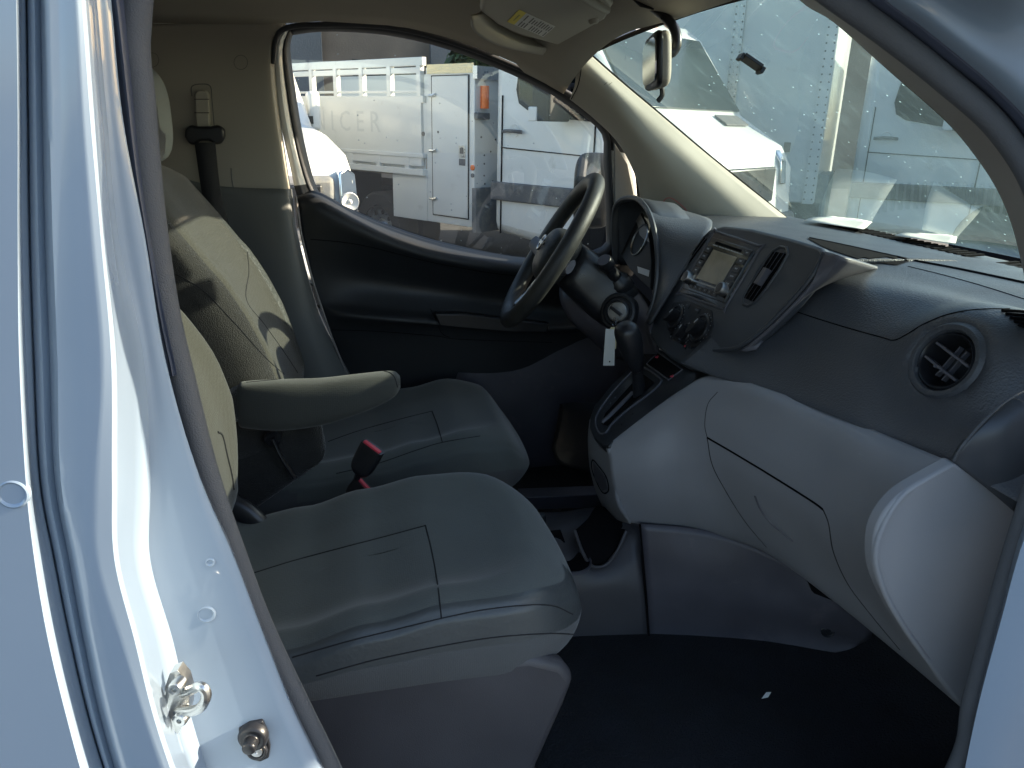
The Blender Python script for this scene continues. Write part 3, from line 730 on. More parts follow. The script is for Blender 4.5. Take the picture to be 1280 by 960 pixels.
mb = MB(); c = PL(742, 24, vo2, vn); mb.lathe(c, -vn, [(.010, -.012), (.010, .004), (.007, .008), (0, .008)], 20); mb.build('visor_clip', 'beige_trim', van)

# ================================================================== DASHBOARD
# passenger half: top deck, pad and rear face down to the crease
dy = [.60, .64, .70, .78, .88, 1.0, 1.12, 1.22]
def interp(tab, y):
    if y <= tab[0][0]: return tab[0][1:]
    for a, b in zip(tab[:-1], tab[1:]):
        if y <= b[0]:
            t = (y-a[0])/(b[0]-a[0]); return tuple(p*(1-t)+q*t for p, q in zip(a[1:], b[1:]))
    return tab[-1][1:]
CREASE = [(.60, .715, 1.030), (.70, .690, 1.043), (.80, .676, 1.036), (.88, .648, 1.039), (1.0, .617, 1.034), (1.12, .586, 1.020), (1.22, .570, 1.012)]
def dash_prof(y):
    e = max(0, (.74-y)/.14)            # rolls off towards the door
    cx, cz = interp(CREASE, y)
    bx, bz = cx+.100, cz+.112-.012*e   # top of the flat rear face
    return [V((1.27-.10*abs((y-1.3)/.7)**2, y, 1.176-.02*e)), V((1.15, y, 1.192-.03*e)), V((1.04, y, 1.196-.035*e)),
            V((.95-.02*e, y, 1.196-.04*e*e)), V((.88-.02*e, y, 1.191-.045*e*e)), V((bx+.065, y, (bz+.043+1.19)/2-.03*e*e)),
            V((bx, y, bz)), V((cx+.060, y, cz+.062)), V((cx+.022, y, cz+.022)), V((cx+.001, y, cz+.002)), V((cx+.004, y, cz-.004)), V((cx+.035, y, cz-.014))]
VCY = .80
VC = P(1196, 458, Y=VCY)
dash = patch('dashboard', [dash_prof(y) for y in dy], 'dash_dark', van, n=6, nv=6, solid=.008)
VN = V((-.89, -.10, .38)).normalized()
for v_ in dash.data.vertices:                      # the pad swells round the outer vent
    p_ = v_.co+OFF; q_ = p_-VC; h_ = q_.dot(VN); r_ = (q_-VN*h_).length
    if r_ < .125 and abs(h_) < .09:
        k_ = max(0, min(1, (.125-r_)/.070)); k_ = k_*k_*(3-2*k_)
        v_.co += VN*(.024-h_*.92)*k_
bm_ = bmesh.new(); bm_.from_mesh(dash.data)
kill = []
for f_ in bm_.faces:
    q_ = f_.calc_center_median()+OFF-VC; h_ = q_.dot(VN)
    if abs(h_) < .09 and (q_-VN*h_).length < .046: kill.append(f_)
bmesh.ops.delete(bm_, geom=kill, context='FACES'); bm_.to_mesh(dash.data); bm_.free()
dash['label'] = 'two-tone dashboard, dark grained top over pale grey lower half'
# driver half deck
dy2 = [1.18, 1.3, 1.42, 1.55, 1.7, 1.83, 1.93]
deck_ = patch('dash_deck', [[V((1.27-.10*abs((y-1.3)/.7)**2, y, 1.176)), V((1.15, y, 1.190)), V((1.04, y, 1.197)), V((.95, y, 1.2)), V((.86, y, 1.2)), V((.78, y, 1.19)), V((.74, y, 1.15))] for y in dy2], 'dash_dark', dash, n=4, nv=5, solid=.008)
cds = caster(dash, deck_)
def on(c, x, y, l=.0004): return c(x, y, l)
seam('airbag_seam', cds, [(1095, 333), (1050, 339), (1010, 348), (990, 362), (977, 378), (980, 384), (1040, 404), (1100, 421), (1118, 425), (1135, 417), (1155, 405), (1185, 393), (1220, 387), (1262, 386)], dash, .0010, 'gap')
seam('pad_seam', cds, [(1135, 333), (1180, 344), (1230, 358), (1290, 377)], dash, .0009, 'gap')
seam('deck_groove', cds, [(1012, 298), (1060, 308), (1137, 325), (1200, 337), (1290, 356)], dash, .0030, 'gap')
# open tray behind the centre stack
ta = [(1008, 298), (1050, 305), (1095, 315), (1139, 326)]; tb = [(1030, 310), (1056, 319), (1084, 327), (1120, 332)]
rows_ = []
for t_ in range(5):
    r_ = [cds(x, y, .0016) for x, y in [(p_.x, p_.y) for p_ in cr([V((a[0]*(1-t_/4)+b[0]*t_/4, a[1]*(1-t_/4)+b[1]*t_/4, 0)) for a, b in zip(ta, tb)], 5)]]
    rows_.append(r_)
if all(all(r_) for r_ in rows_):
    vs, fs = grid_mesh(rows_); mesh('dash_tray', vs, fs, 'gap', dash, smooth=False)
else: print('TRAY MISS')
# defroster grille slots along the deck
mb = MB()
for k in range(46):
    y = .80+.021*k
    if 18 < k < 22: continue
    if k == 22: mb.build('defroster_grille', 'gap', dash); mb = MB()
    mb.box((1.175, y, 1.1905), (.055, .009, .004), rotm('Z', 12))
mb.build('defroster_grille', 'gap', dash)
# oval demister at the door end
g0 = on(cds, 1262, 396, .0)
mb = MB()
for k in range(5):
    a = on(cds, 1252+5*k, 389+4.5*k, .0015); b = on(cds, 1292, 392+5*k, .0015)
    if a and b: mb.sweep([a, b], .0022, seg=6)
if mb.v: mb.build('side_demister', 'gap', dash)
# round outer vent in its raised boss
vc = VC+VN*.029; vnrm = VN
mb = MB()
mb.lathe(vc-vnrm*.012, vnrm, [(.064, -.014), (.057, .000), (.0515, .007), (.048, .0115), (.045, .012), (.0415, .0105), (.0395, .006), (.039, -.01)], 48)
boss = mb.build('vent_boss', 'dash_dark', dash)
mb = MB(); mb.lathe(vc-vnrm*.010, vnrm, [(.0388, -.012), (.0388, .003), (.0365, .006), (.034, .003), (.033, -.02), (.032, -.04), (0, -.04)], 48)
vent = mb.build('round_vent', 'black_plastic', dash)
sx_ = vnrm.cross(V((0, 0, 1))).normalized(); sy_ = sx_.cross(vnrm).normalized()
rt = Matrix((sx_, sy_, vnrm)).transposed()
mb = MB()
for o_ in (-.011, .011):
    ang = R(15); a = sx_*math.cos(ang)+sy_*math.sin(ang); b = -sx_*math.sin(ang)+sy_*math.cos(ang)
    c = vc-vnrm*.012+b*o_
    mb.box(c, (.060, .003, .012), Matrix((a, b, vnrm)).transposed())
for o_ in (-.005, .007):
    mb.box(vc-vnrm*.022+a*o_, (.002, .046, .008), Matrix((a, b, vnrm)).transposed())
    mb.box(vc-vnrm*.010+a*o_-b*.012, (.003, .005, .010), Matrix((a, b, vnrm)).transposed())
mb.build('vent_vane', 'dash_side', dash)

# grey lower half: glove-box bulge running into the console flank
lo = [[(757, 558, 1.20), (800, 524, 1.185), (850, 488, 1.165), (893, 468, 1.13), (960, 486, 1.0), (1040, 516, .89), (1120, 549, .78), (1192, 579, .672)],
      [(758, 562, 1.195), (802, 534, 1.17), (850, 500, 1.145), (893, 484, 1.10), (960, 503, .975), (1040, 534, .865), (1105, 570, .765), (1160, 597, .668)],
      [(761, 573, 1.185), (804, 556, 1.15), (850, 532, 1.12), (890, 520, 1.07), (960, 546, .965), (1030, 580, .865), (1085, 607, .765), (1122, 622, .665)],
      [(763, 590, 1.18), (806, 582, 1.14), (852, 568, 1.11), (894, 566, 1.06), (960, 598, .960), (1020, 636, .862), (1066, 660, .765), (1094, 676, .663)],
      [(766, 606, 1.18), (808, 603, 1.143), (853, 597, 1.115), (900, 600, 1.065), (960, 628, .968), (1022, 674, .870), (1072, 705, .768), (1096, 722, .663)],
      [(772, 628, 1.185), (812, 629, 1.155), (856, 630, 1.13), (908, 638, 1.08), (962, 664, .990), (1036, 715, .885), (1096, 762, .775), (1126, 782, .664)],
      [(784, 652, 1.195), (822, 657, 1.18), (866, 662, 1.16), (914, 673, 1.11), (965, 695, 1.03), (1040, 750, .925), (1120, 815, .800), (1202, 884, .668)],
      [(800, 652, 1.22), (835, 655, 1.21), (875, 660, 1.19), (922, 668, 1.14), (975, 690, 1.06), (1050, 742, .96), (1128, 806, .83), (1206, 878, .70)]]
low = patch('lower_dashboard', [YP(r_) for r_ in lo], 'dash_grey', van, n=8, nv=6, solid=.006)
clo = caster(low)
seam('glove_box_gap', clo, [(884, 547), (915, 565), (960, 592), (1000, 617), (1020, 630), (1029, 637)], low, .0018, 'gap')
seam('glove_box_seam', clo, [(1029, 637), (1036, 655), (1042, 690), (1060, 730), (1090, 770), (1125, 812)], low, .0010, 'seam')
seam('glove_box_seam', clo, [(884, 547), (881, 530), (885, 505), (897, 490)], low, .0006, 'seam')
seam('glove_box_seam', clo, [(884, 547), (890, 580), (905, 610), (930, 650), (958, 684)], low, .0008, 'seam')
# moulded finger pull
h1 = seam('glove_box_pull', clo, [(944, 620), (950, 635), (962, 652), (976, 664), (992, 677)], low, .0022, 'dash_side')
# end cap facing the door
ec = [(1193, 579), (1160, 597), (1122, 622), (1098, 655), (1092, 690), (1098, 728), (1126, 782), (1160, 830), (1202, 884), (1212, 850), (1232, 780), (1254, 710), (1280, 634), (1234, 600)]
ecs = cr([V((a, b, 0)) for a, b in ec[:9]], 5)+[V((a, b, 0)) for a, b in ec[9:]]
mb = MB(); mb.prism([P(p_.x, p_.y, Y=.664) for p_ in ecs], V((0, .02, 0))); mb.build('dash_end_cap', 'dash_grey', low, bevel=.004)
# dark end of the upper dash
uc = [[(1190, 577, .668), (1215, 596, .66), (1240, 616, .655), (1268, 640, .65)],
      [(1202, 558, .665), (1230, 572, .655), (1256, 590, .645), (1290, 612, .64)],
      [(1228, 528, .665), (1252, 540, .65), (1280, 560, .64), (1320, 580, .635)],
      [(1262, 495, .67), (1285, 505, .65), (1310, 520, .64), (1340, 540, .635)]]
patch('dash_end', [YP(r_) for r_ in uc], 'dash_smooth', dash, n=5, solid=.006)
tube('dash_edge', YP([(1192, 576, .664), (1204, 556, .662), (1232, 524, .66), (1262, 498, .66), (1300, 480, .66)]), .0018, 'dash_dark', dash, n=5)

# ---- centre stack
SO = V((.689, 1.38, 1.21)); SN = V((-.905, 0, .426)).normalized()
SXa = V((0, -1, 0)); SYa = SXa.cross(SN).normalized()
if SYa.z < 0: SYa = -SYa
def SP(x, y, h=0): return PL(x, y, SO+SN*h, SN)
stack_px = [(886, 286), (905, 281), (940, 285), (990, 297), (1026, 308), (1034, 322), (1018, 346), (985, 385), (955, 414), (925, 436), (905, 440), (902, 455), (880, 464), (860, 461), (835, 447), (818, 430), (804, 408), (808, 398), (830, 368), (852, 335), (872, 303)]
mb = MB(); mb.prism([SP(x, y) for x, y in stack_px], -SN*.022)
stack = mb.build('centre_stack', 'dash_smooth', van, bevel=.007)
# flank between stack and passenger dash
fk = [[SP(1034, 316), SP(1018, 346), SP(985, 386), SP(955, 415), SP(925, 438)],
      [SP(1062, 322, -.02), SP(1036, 345, -.018), SP(992, 378, -.015), SP(964, 406, -.01), SP(932, 439, -.004)],
      [cds(1097, 333, 0) or P(1095, 332, Y=1.06), cds(1053, 345, 0), cds(1000, 365, 0), cds(974, 394, 0), cds(946, 438, 0)]]
patch('stack_flank', fk, 'dash_side', stack, n=6, solid=.006)
# bezel ridge, sculpted
tube('stack_rim', [SP(x, y, .002) for x, y in ((1030, 316), (1015, 345), (983, 383), (953, 412), (925, 433), (905, 437), (893, 438))], .004, 'dash_smooth', stack, n=5)
# radio
def rpt(u, v, h=0):
    """u 0..1 left to right, v 0..1 top to bottom on the radio face"""
    a = SP(893, 297); b = SP(944, 314); c = SP(906, 379); d = SP(855, 361)
    return (a*(1-u)+b*u)*(1-v)+(d*(1-u)+c*u)*v+SN*h
RU = (rpt(1, .5)-rpt(0, .5)).normalized(); RV = (rpt(.5, 0)-rpt(.5, 1)).normalized()
def rrect(u0, v0, u1, v1, h0, h1, mb, mi=0): 
    mb.prism([rpt(u0, v0, h0), rpt(u1, v0, h0), rpt(u1, v1, h0), rpt(u0, v1, h0)], SN*(h1-h0), mi)
mb = MB()
q = [rpt(-.06, -.10, .0), rpt(1.06, -.10, .0), rpt(1.06, 1.10, .0), rpt(-.06, 1.10, .0)]
rim = []
for a, b in zip(q, q[1:]+q[:1]): rim += [a.lerp(b, .04), a.lerp(b, .96)]
mb.sweep(rim, .0028, closed=True, seg=8, n=2); mb.build('radio_bezel', 'dash_side', stack)
mb = MB(); rrect(-.045, -.085, 1.045, 1.085, -.004, .0012, mb); mb.build('radio_surround', 'gloss_black', stack)
mb = MB(); rrect(0, 0, 1, 1, 0, .004, mb); radio = mb.build('radio', 'gloss_black', van, bevel=.001)
mb = MB(); rrect(.19, .20, .77, .76, .004, .0052, mb); mb.build('screen', 'screen', radio, bevel=.0006)
mb = MB(); rrect(.14, .055, .78, .105, .004, .0045, mb, 0); mb.build('disc_slot', 'gap', radio)
mb = MB()
rrect(.12, .12, .84, .132, .004, .0052, mb); mb.build('chrome_strip', 'satin', radio); mb = MB()
rrect(.10, .80, .80, .825, .004, .0056, mb)
rrect(.10, .72, .125, .82, .004, .0056, mb)
mb.build('chrome_strip', 'satin', radio)
lab = [['DISC', 'CAM', 'DAY', 'AM'], ['MAP', 'NAV', 'SETUP', 'BACK']]
for si in (0, 1):
    for k in range(4):
        mb = MB(); u0, u1 = ((.02, .14), (.83, .97))[si]; v0 = .17+.135*k
        if si: v0 = .19+.145*k
        rrect(u0, v0, u1, v0+.105, .004, .0060, mb, 0)
        add_text(mb, lab[si][k], .0042, rpt((u0+u1)/2, v0+.052, .0062), RU, RV, 1)
        mb.build('button', ['black_plastic', 'mark_white'], radio, bevel=.0005)
for k in range(6):
    mb = MB(); rrect(.13+.115*k, .87, .23+.115*k, .955, .004, .0058, mb, 0); add_text(mb, str(k+1), .0045, rpt(.18+.115*k, .912, .006), RU, RV, 1)
    mb.build('preset_button', ['black_plastic', 'mark_white'], radio, bevel=.0005)
mb = MB(); rrect(.86, .035, .99, .115, .004, .0055, mb, 0); add_text(mb, 'EJECT', .003, rpt(.925, .075, .0057), RU, RV, 1); mb.build('button', ['black_plastic', 'mark_white'], radio)
for (u, v) in ((.05, .80), (.90, .80)):
    mb = MB(); mb.lathe(rpt(u, v, .004), SN, [(.0125, 0), (.0125, .010), (.0115, .013), (.0100, .0135)], 32, 0); mb.lathe(rpt(u, v, .004), SN, [(.0100, .0133), (.008, .0135), (0, .0135)], 32, 1)
    mb.build('knob', ['satin', 'black_plastic'], radio)
# vertical vents either side of the radio
def stack_vent(q, nvane=3, tabp=None):
    a, b, c, d = [SP(*p) for p in q]
    mb = MB(); mb.prism([a, b, c, d], SN*.0006, 0)
    vt = mb.build('stack_vent', 'gap', stack)
    mb = MB(); mb.sweep([a, b, c, d], .0028, closed=True, seg=8, n=3); mb.build('vent_frame', 'dash_smooth', stack)
    mb = MB()
    for k in range(nvane):
        t = (k+.9)/(nvane+.6); p0 = a.lerp(b, t)+SN*.004; p1 = d.lerp(c, t)+SN*.004
        w = (b-a).normalized()*.004
        mb.prism([p0+w, p0-w*.2-SN*.003, p1-w*.2-SN*.003, p1+w], SN*.0012+w*.1)
    if tabp:
        c1 = SP(*tabp, .009); dv = (d-a).normalized(); wv = (b-a).normalized()
        mb.box(c1, (.012, .030, .010), Matrix((wv, dv, wv.cross(dv))).transposed())
    mb.build('vent_vane', 'dash_side', stack, bevel=.0008)
stack_vent([(966, 314), (985, 318), (944, 378), (929, 372)], 3, (953, 346))
stack_vent([(880, 297), (886, 299), (846, 352), (842, 350)], 1)
# climate panel
clim = MB(); pl = [SP(x, y, .0006) for x, y in ((842, 378), (862, 376), (890, 388), (892, 410), (880, 432), (862, 436), (840, 424), (832, 404))]
clim.prism(pl, SN*.001); clim = clim.build('climate_panel', 'black_plastic', van, bevel=.0004)
for (x, y, r_, ang) in ((845, 397, .026, 50), (876, 411, .028, 60), (858, 417, .020, 72)):
    c = SP(x, y, .001); a = R(ang)
    di = SXa*math.cos(a)+SYa*math.sin(a); pe = SN.cross(di)
    mb = MB(); mb.lathe(c, SN, [(r_, 0), (r_, .004), (r_*.93, .006), (r_*.82, .006), (r_*.78, .004), (0, .004)], 40, 0)
    loftp = [c+di*r_*.72*math.cos(t)+pe*r_*.27*math.sin(t)+SN*.004 for t in [k*math.pi/10 for k in range(20)]]
    mb.prism(loftp, SN*.016, 0)
    mb.prism([c+di*r_*.60+pe*.0015+SN*.0202, c+di*r_*.60-pe*.0015+SN*.0202, c+di*r_*.2-pe*.0015+SN*.0202, c+di*r_*.2+pe*.0015+SN*.0202], SN*.0003, 1)
    for k in range(14):
        t = R(200-17*k-20); q_ = c+(SXa*math.cos(t)+SYa*math.sin(t))*r_*1.07+SN*.0008
        mb.lathe(q_, SN, [(.0009, 0), (.0009, .0006), (0, .0006)], 6, 1)
    mb.build('dial', ['black_plastic', 'mark_white'], clim, bevel=.0007)
for (x, y, s) in ((860, 382, 'A/C'), (872, 388, 'REAR')):
    mb = MB(); c = SP(x, y, .001); mb.box(c, (.018, .010, .004), Matrix((SXa, SYa, SN)).transposed(), 0); add_text(mb, s, .005, c+SN*.0022, SXa, SYa, 1); mb.build('climate_button', ['black_plastic', 'mark_faint'], clim, bevel=.0006)
for (x, y, m_) in ((839, 421, 'mark_faint'), (857, 433, 'red_plastic')):
    mb = MB(); c = SP(x, y, .0012); mb.box(c, (.009, .009, .003), Matrix((SXa, SYa, SN)).transposed(), 0); mb.box(c+SN*.0016, (.004, .003, .0006), Matrix((SXa, SYa, SN)).transposed(), 1); mb.build('climate_button', ['black_plastic', m_], clim)

# ---- console with gear selector
CO = V((.46, 1.40, .85)); CN = (V((.435, 1.19, .872))-CO).cross(V((.60, 1.16, 1.008))-CO).normalized()
if CN.z < 0: CN = -CN
def CP(x, y, h=0): return PL(x, y, CO+CN*h, CN)
cpx = [(737, 522), (742, 508), (765, 480), (795, 452), (812, 430), (830, 437), (868, 458), (892, 470), (868, 478), (830, 503), (795, 528), (770, 548), (759, 558), (752, 558), (742, 548), (736, 535)]
mb = MB(); mb.prism([CP(x, y) for x, y in cpx], -CN*.025)
cons = mb.build('gear_console', 'black_plastic', van, bevel=.004)
# frame line + gate
tube('gate_frame', [CP(x, y, .001) for x, y in ((748, 540), (745, 522), (762, 495), (785, 470), (800, 458), (822, 470), (826, 478), (812, 492), (785, 512), (765, 530), (757, 541))], .0022, 'dash_side', cons, closed=True, n=4)
mb = MB(); mb.prism([CP(x, y, .0008) for x, y in ((752, 530), (757, 517), (790, 480), (804, 468), (818, 478), (795, 500), (768, 522), (760, 532))], CN*.001); mb.build('selector_gate', 'gap', cons)
mb = MB(); mb.sweep([CP(753, 528, .003), CP(762, 520, .004), CP(776, 506, .004), CP(791, 491, .003)], (lambda t: .0045), n=4, seg=8); mb.build('selector_slide', 'dash_side', cons)
mb = MB()
for k, (s, x, y) in enumerate((('P', 782, 484), ('R', 776, 490), ('N', 769, 497), ('D', 763, 504), ('2', 759, 509), ('1', 755, 514))):
    add_text(mb, s, .0065, CP(x, y, .0022), (CP(800, 500)-CP(780, 480)), (CP(780, 470)-CP(760, 492)))
mb.build('gear_letters', 'mark_faint', cons)
# pocket with sockets behind the lever
mb = MB(); mb.prism([CP(x, y, .0008) for x, y in ((823, 441), (853, 462), (836, 475), (808, 455))], CN*.0008); pk = mb.build('console_pocket', 'gap', cons)
tube('pocket_rim', [CP(x, y, .0015) for x, y in ((823, 441), (853, 462), (836, 475), (808, 455))], .0016, 'dash_side', cons, closed=True, n=1, smoothpath=False)
mb = MB()
for (x, y, w) in ((822, 446, .006), (841, 470, .006)):
    c = CP(x, y, .002); MB().box(c, (.012, .005, .002), rotm('Z', 40), 0).build('warning_light', 'red_plastic', cons)
# lever
lv0 = CP(800, 492, 0); lvk = P(785, 430, Y=1.285)
kn_b = P(796, 462, Y=1.285)
gear = MB(); gear.sweep([lv0-V((0, 0, .01)), lv0.lerp(kn_b, .5), kn_b], lambda t: (.010-.002*t, .013-.002*t), seg=12, n=4)
gear = gear.build('gear_selector', 'black_plastic', van)
kd = (P(783, 412, Y=1.28)-kn_b).normalized(); kw = V((0, 1, 0)); kw = (kw-kd*kw.dot(kd)).normalized(); kt = kd.cross(kw)
kl = (P(783, 412, Y=1.28)-kn_b).length
loft('knob', [(kn_b-kd*.004, kt*.008, kw*.008, 2.2), (kn_b+kd*.002, kt*.013, kw*.013, 2.4), (kn_b+kd*kl*.35, kt*.019, kw*.020, 2.6), (kn_b+kd*kl*.75, kt*.023, kw*.025, 2.6), (kn_b+kd*kl*1.02, kt*.021, kw*.024, 2.5), (kn_b+kd*(kl*1.14), kt*.012, kw*.015, 2.2), (kn_b+kd*(kl*1.17), kt*.003, kw*.004, 2)], 'black_plastic', gear, seg=28)
kcast = caster(bpy.data.objects['knob'])
seam('knob_inlay', kcast, [(779, 418), (786, 413), (795, 417), (799, 430), (796, 446), (790, 452), (784, 442), (780, 428)], gear, .0010, 'gloss_black', closed=True)
# console rear face with pocket
cf = [[(737, 524, 1.40), (740, 543, 1.34), (750, 557, 1.26), (760, 561, 1.19)], [(735, 542, 1.40), (738, 562, 1.33), (750, 576, 1.25), (765, 588, 1.18)],
      [(735, 560, 1.40), (739, 580, 1.33), (752, 594, 1.25), (767, 604, 1.18)], [(738, 590, 1.40), (745, 614, 1.33), (758, 628, 1.25), (774, 632, 1.18)], [(748, 622, 1.40), (757, 640, 1.34), (772, 650, 1.26), (788, 655, 1.19)]]
cfp = patch('console_front', [YP(r_) for r_ in cf], 'dash_grey', cons, n=5, solid=.006)
ccf = caster(cfp)
seam('pocket_edge', ccf, [(741, 575), (748, 582), (758, 596), (761, 612), (754, 616), (745, 600), (740, 585)], cons, .0016, 'gap', closed=True)
mb = MB(); q = [ccf(x, y, .0006) for x, y in ((742, 577), (757, 596), (760, 611), (754, 613), (744, 598))]
if all(q): mb.prism(q, V((-.001, -.0006, 0))); mb.build('front_pocket', 'dash_side', cons)
# lower console: ramp, cup holders, side cover
lc = [[(660, 640, 1.42), (700, 640, 1.42), (745, 634, 1.42), (790, 640, 1.42)],
      [(655, 668, 1.30), (690, 662, 1.30), (730, 652, 1.30), (800, 652, 1.24)],
      [(660, 700, 1.22), (700, 690, 1.22), (740, 700, 1.22), (801, 690, 1.19)],
      [(680, 735, 1.19), (715, 728, 1.19), (760, 722, 1.185), (803, 715, 1.175)],
      [(700, 770, 1.18), (725, 760, 1.18), (765, 750, 1.175), (806, 745, 1.165)],
      [(700, 822, 1.17), (728, 820, 1.17), (770, 820, 1.165), (811, 818, 1.16)],
      [(700, 834, 1.13), (728, 830, 1.13), (770, 836, 1.125), (813, 838, 1.12)]]
fc = patch('floor_console', [YP(r_) for r_ in lc], 'skirt_plastic', van, n=5, nv=4, solid=.006)
cfc = caster(fc)
def disc_on(x, y, rx, name, par, depth=.05):
    c = cfc(x, y, .0005)
    if not c: return
    mb = MB(); mb.lathe(c+V((0, 0, .001)), (0, 0, 1), [(rx, -.004), (rx, .002), (rx-.003, .002), (rx-.004, -.001)], 32, 0); mb.lathe(c, (0, 0, 1), [(rx-.004, .0012), (0, .0012)], 32, 1)
    mb.build(name, ['dash_side', 'gap'], par)
disc_on(712, 702, .042, 'cup_holder', fc)
mb = MB(); q = YP([(681, 664, 1.28), (700, 662, 1.28), (706, 678, 1.25), (686, 684, 1.25)]); mb.prism(q, V((0, -.003, .002))); mb.build('coin_tray', 'gap', fc)
# dark open bin between the console and the floor console
bn = [[(718, 664, 1.235), (735, 648, 1.26), (750, 632, 1.30), (782, 652, 1.26)], [(728, 690, 1.212), (745, 685, 1.215), (765, 682, 1.215), (780, 668, 1.22)], [(738, 706, 1.206), (746, 708, 1.204), (756, 704, 1.204), (768, 690, 1.208)]]
patch('open_bin', [YP(r_) for r_ in bn], 'gap', fc, n=5, solid=.002)
tube('bin_rim', YP([(718, 663, 1.23), (728, 690, 1.207), (738, 706, 1.20), (748, 709, 1.198), (760, 704, 1.198), (772, 688, 1.20), (783, 664, 1.21)]), .0035, 'skirt_plastic', fc, n=5)
sc_ = [[(800, 655, 1.175), (860, 660, 1.15), (915, 672, 1.12), (975, 700, 1.08), (1030, 735, 1.05), (1090, 785, 1.02)],
       [(804, 700, 1.165), (865, 705, 1.135), (925, 715, 1.105), (985, 735, 1.075), (1035, 755, 1.04), (1090, 795, 1.02)],
       [(808, 745, 1.16), (870, 748, 1.13), (930, 752, 1.10), (990, 762, 1.07), (1035, 775, 1.045), (1085, 800, 1.02)],
       [(811, 790, 1.165), (870, 795, 1.14), (930, 798, 1.11), (985, 795, 1.08), (1030, 795, 1.055), (1075, 806, 1.03)],
       [(815, 838, 1.15), (870, 842, 1.12), (930, 846, 1.09), (975, 838, 1.07), (1020, 822, 1.05), (1065, 812, 1.03)]]
scv = patch('console_side_cover', [YP(r_) for r_ in sc_], 'lower_panel', van, n=6, nv=5, solid=.006)
tube('cover_joint', YP([(800, 655, 1.172), (804, 700, 1.162), (808, 745, 1.157), (811, 790, 1.160), (815, 840, 1.146)]), .0016, 'gap', scv, n=4)
csc = caster(scv)
c = csc(1035, 789, .0)
if c: MB().lathe(c, (-.3, -.9, .1), [(.013, -.004), (.013, .001), (.011, .002), (.0095, .0005), (.006, .0005), (.005, .002), (0, .002)], 28).build('trim_clip', 'black_plastic', scv)
mb = MB(); q = YP([(1012, 728, 1.02), (1040, 742, 1.00), (1044, 752, 1.0), (1018, 742, 1.02)]); mb.prism(q, V((0, .01, 0))); mb.build('duct_opening', 'gap', scv)
# ---- side panel in the driver footwell, dead pedal, far sill
kp = [[(600, 400, 1.925), (690, 402, 1.925), (760, 395, 1.925), (860, 400, 1.925)], [(560, 520, 1.92), (660, 505, 1.92), (740, 490, 1.92), (860, 480, 1.92)], [(600, 640, 1.92), (680, 622, 1.92), (760, 615, 1.92), (860, 610, 1.92)]]
patch('footwell_side', [YP(r_) for r_ in kp], 'lower_panel', van, n=4, solid=.006)
fr = [[(700, 505, 1.80), (725, 503, 1.72), (760, 505, 1.60), (800, 505, 1.5)], [(696, 530, 1.80), (715, 560, 1.72), (750, 560, 1.60), (800, 560, 1.5)], [(690, 560, 1.80), (700, 580, 1.75), (740, 590, 1.60), (800, 600, 1.5)]]
patch('wheel_arch_liner', [YP(r_) for r_ in fr], 'door_dark', van, n=4, solid=.006)
mb = MB(); mb.prism(YP([(652, 622), (750, 618), (752, 634), (655, 638)], 1.62), V((0, .05, .0))); mb.build('far_sill', 'dash_side', van, bevel=.003)

# ---- driver side of the dashboard: binnacle
arch = [(770, 335), (766, 300), (767, 270), (772, 256), (784, 250), (798, 254), (808, 268), (815, 295), (818, 330), (816, 365), (806, 395)]
archY = [1.84, 1.84, 1.83, 1.80, 1.74, 1.66, 1.60, 1.56, 1.53, 1.52, 1.52]
outer = [(755, 330), (752, 300), (756, 268), (765, 252), (782, 248), (806, 250), (850, 262), (887, 276), (885, 292), (852, 342), (812, 402)]
rows = []
A0 = [P(a[0], a[1], Y=y) for a, y in zip(arch, archY)]
top2 = [p+V((.14, -.0, .0)) for p in A0]
bi = [[(769, 330, 1.86), (766, 290, 1.86), (768, 262, 1.85), (776, 250, 1.82), (790, 247, 1.76), (800, 251, 1.68), (812, 268, 1.58), (820, 300, 1.53), (822, 340, 1.50), (816, 380, 1.49), (806, 404, 1.48)],
      [(772, 330, 1.86), (772, 290, 1.86), (775, 258, 1.85), (790, 248, 1.80), (815, 250, 1.74), (830, 258, 1.66), (840, 275, 1.56), (842, 300, 1.50), (838, 335, 1.46), (826, 370, 1.44), (810, 405, 1.43)],
      [(775, 330, 1.90), (778, 290, 1.90), (785, 262, 1.88), (815, 252, 1.84), (850, 262, 1.78), (872, 268, 1.68), (890, 276, 1.56), (884, 292, 1.46), (868, 315, 1.43), (842, 355, 1.42), (812, 402, 1.42)]]
bin_ = patch('instrument_binnacle', [YP(r_) for r_ in bi], 'dash_dark', van, n=6, nv=6, solid=.006)
tube('binnacle_rim', YP([q for q in bi[0]]), .006, 'dash_smooth', bin_, n=6)
mb = MB(); mb.prism([V((.80, 1.47, .96)), V((.76, 1.47, 1.19)), V((.76, 1.91, 1.20)), V((.80, 1.93, .96))], V((.02, 0, 0))); mb.build('binnacle_back', 'black_matte', bin_)
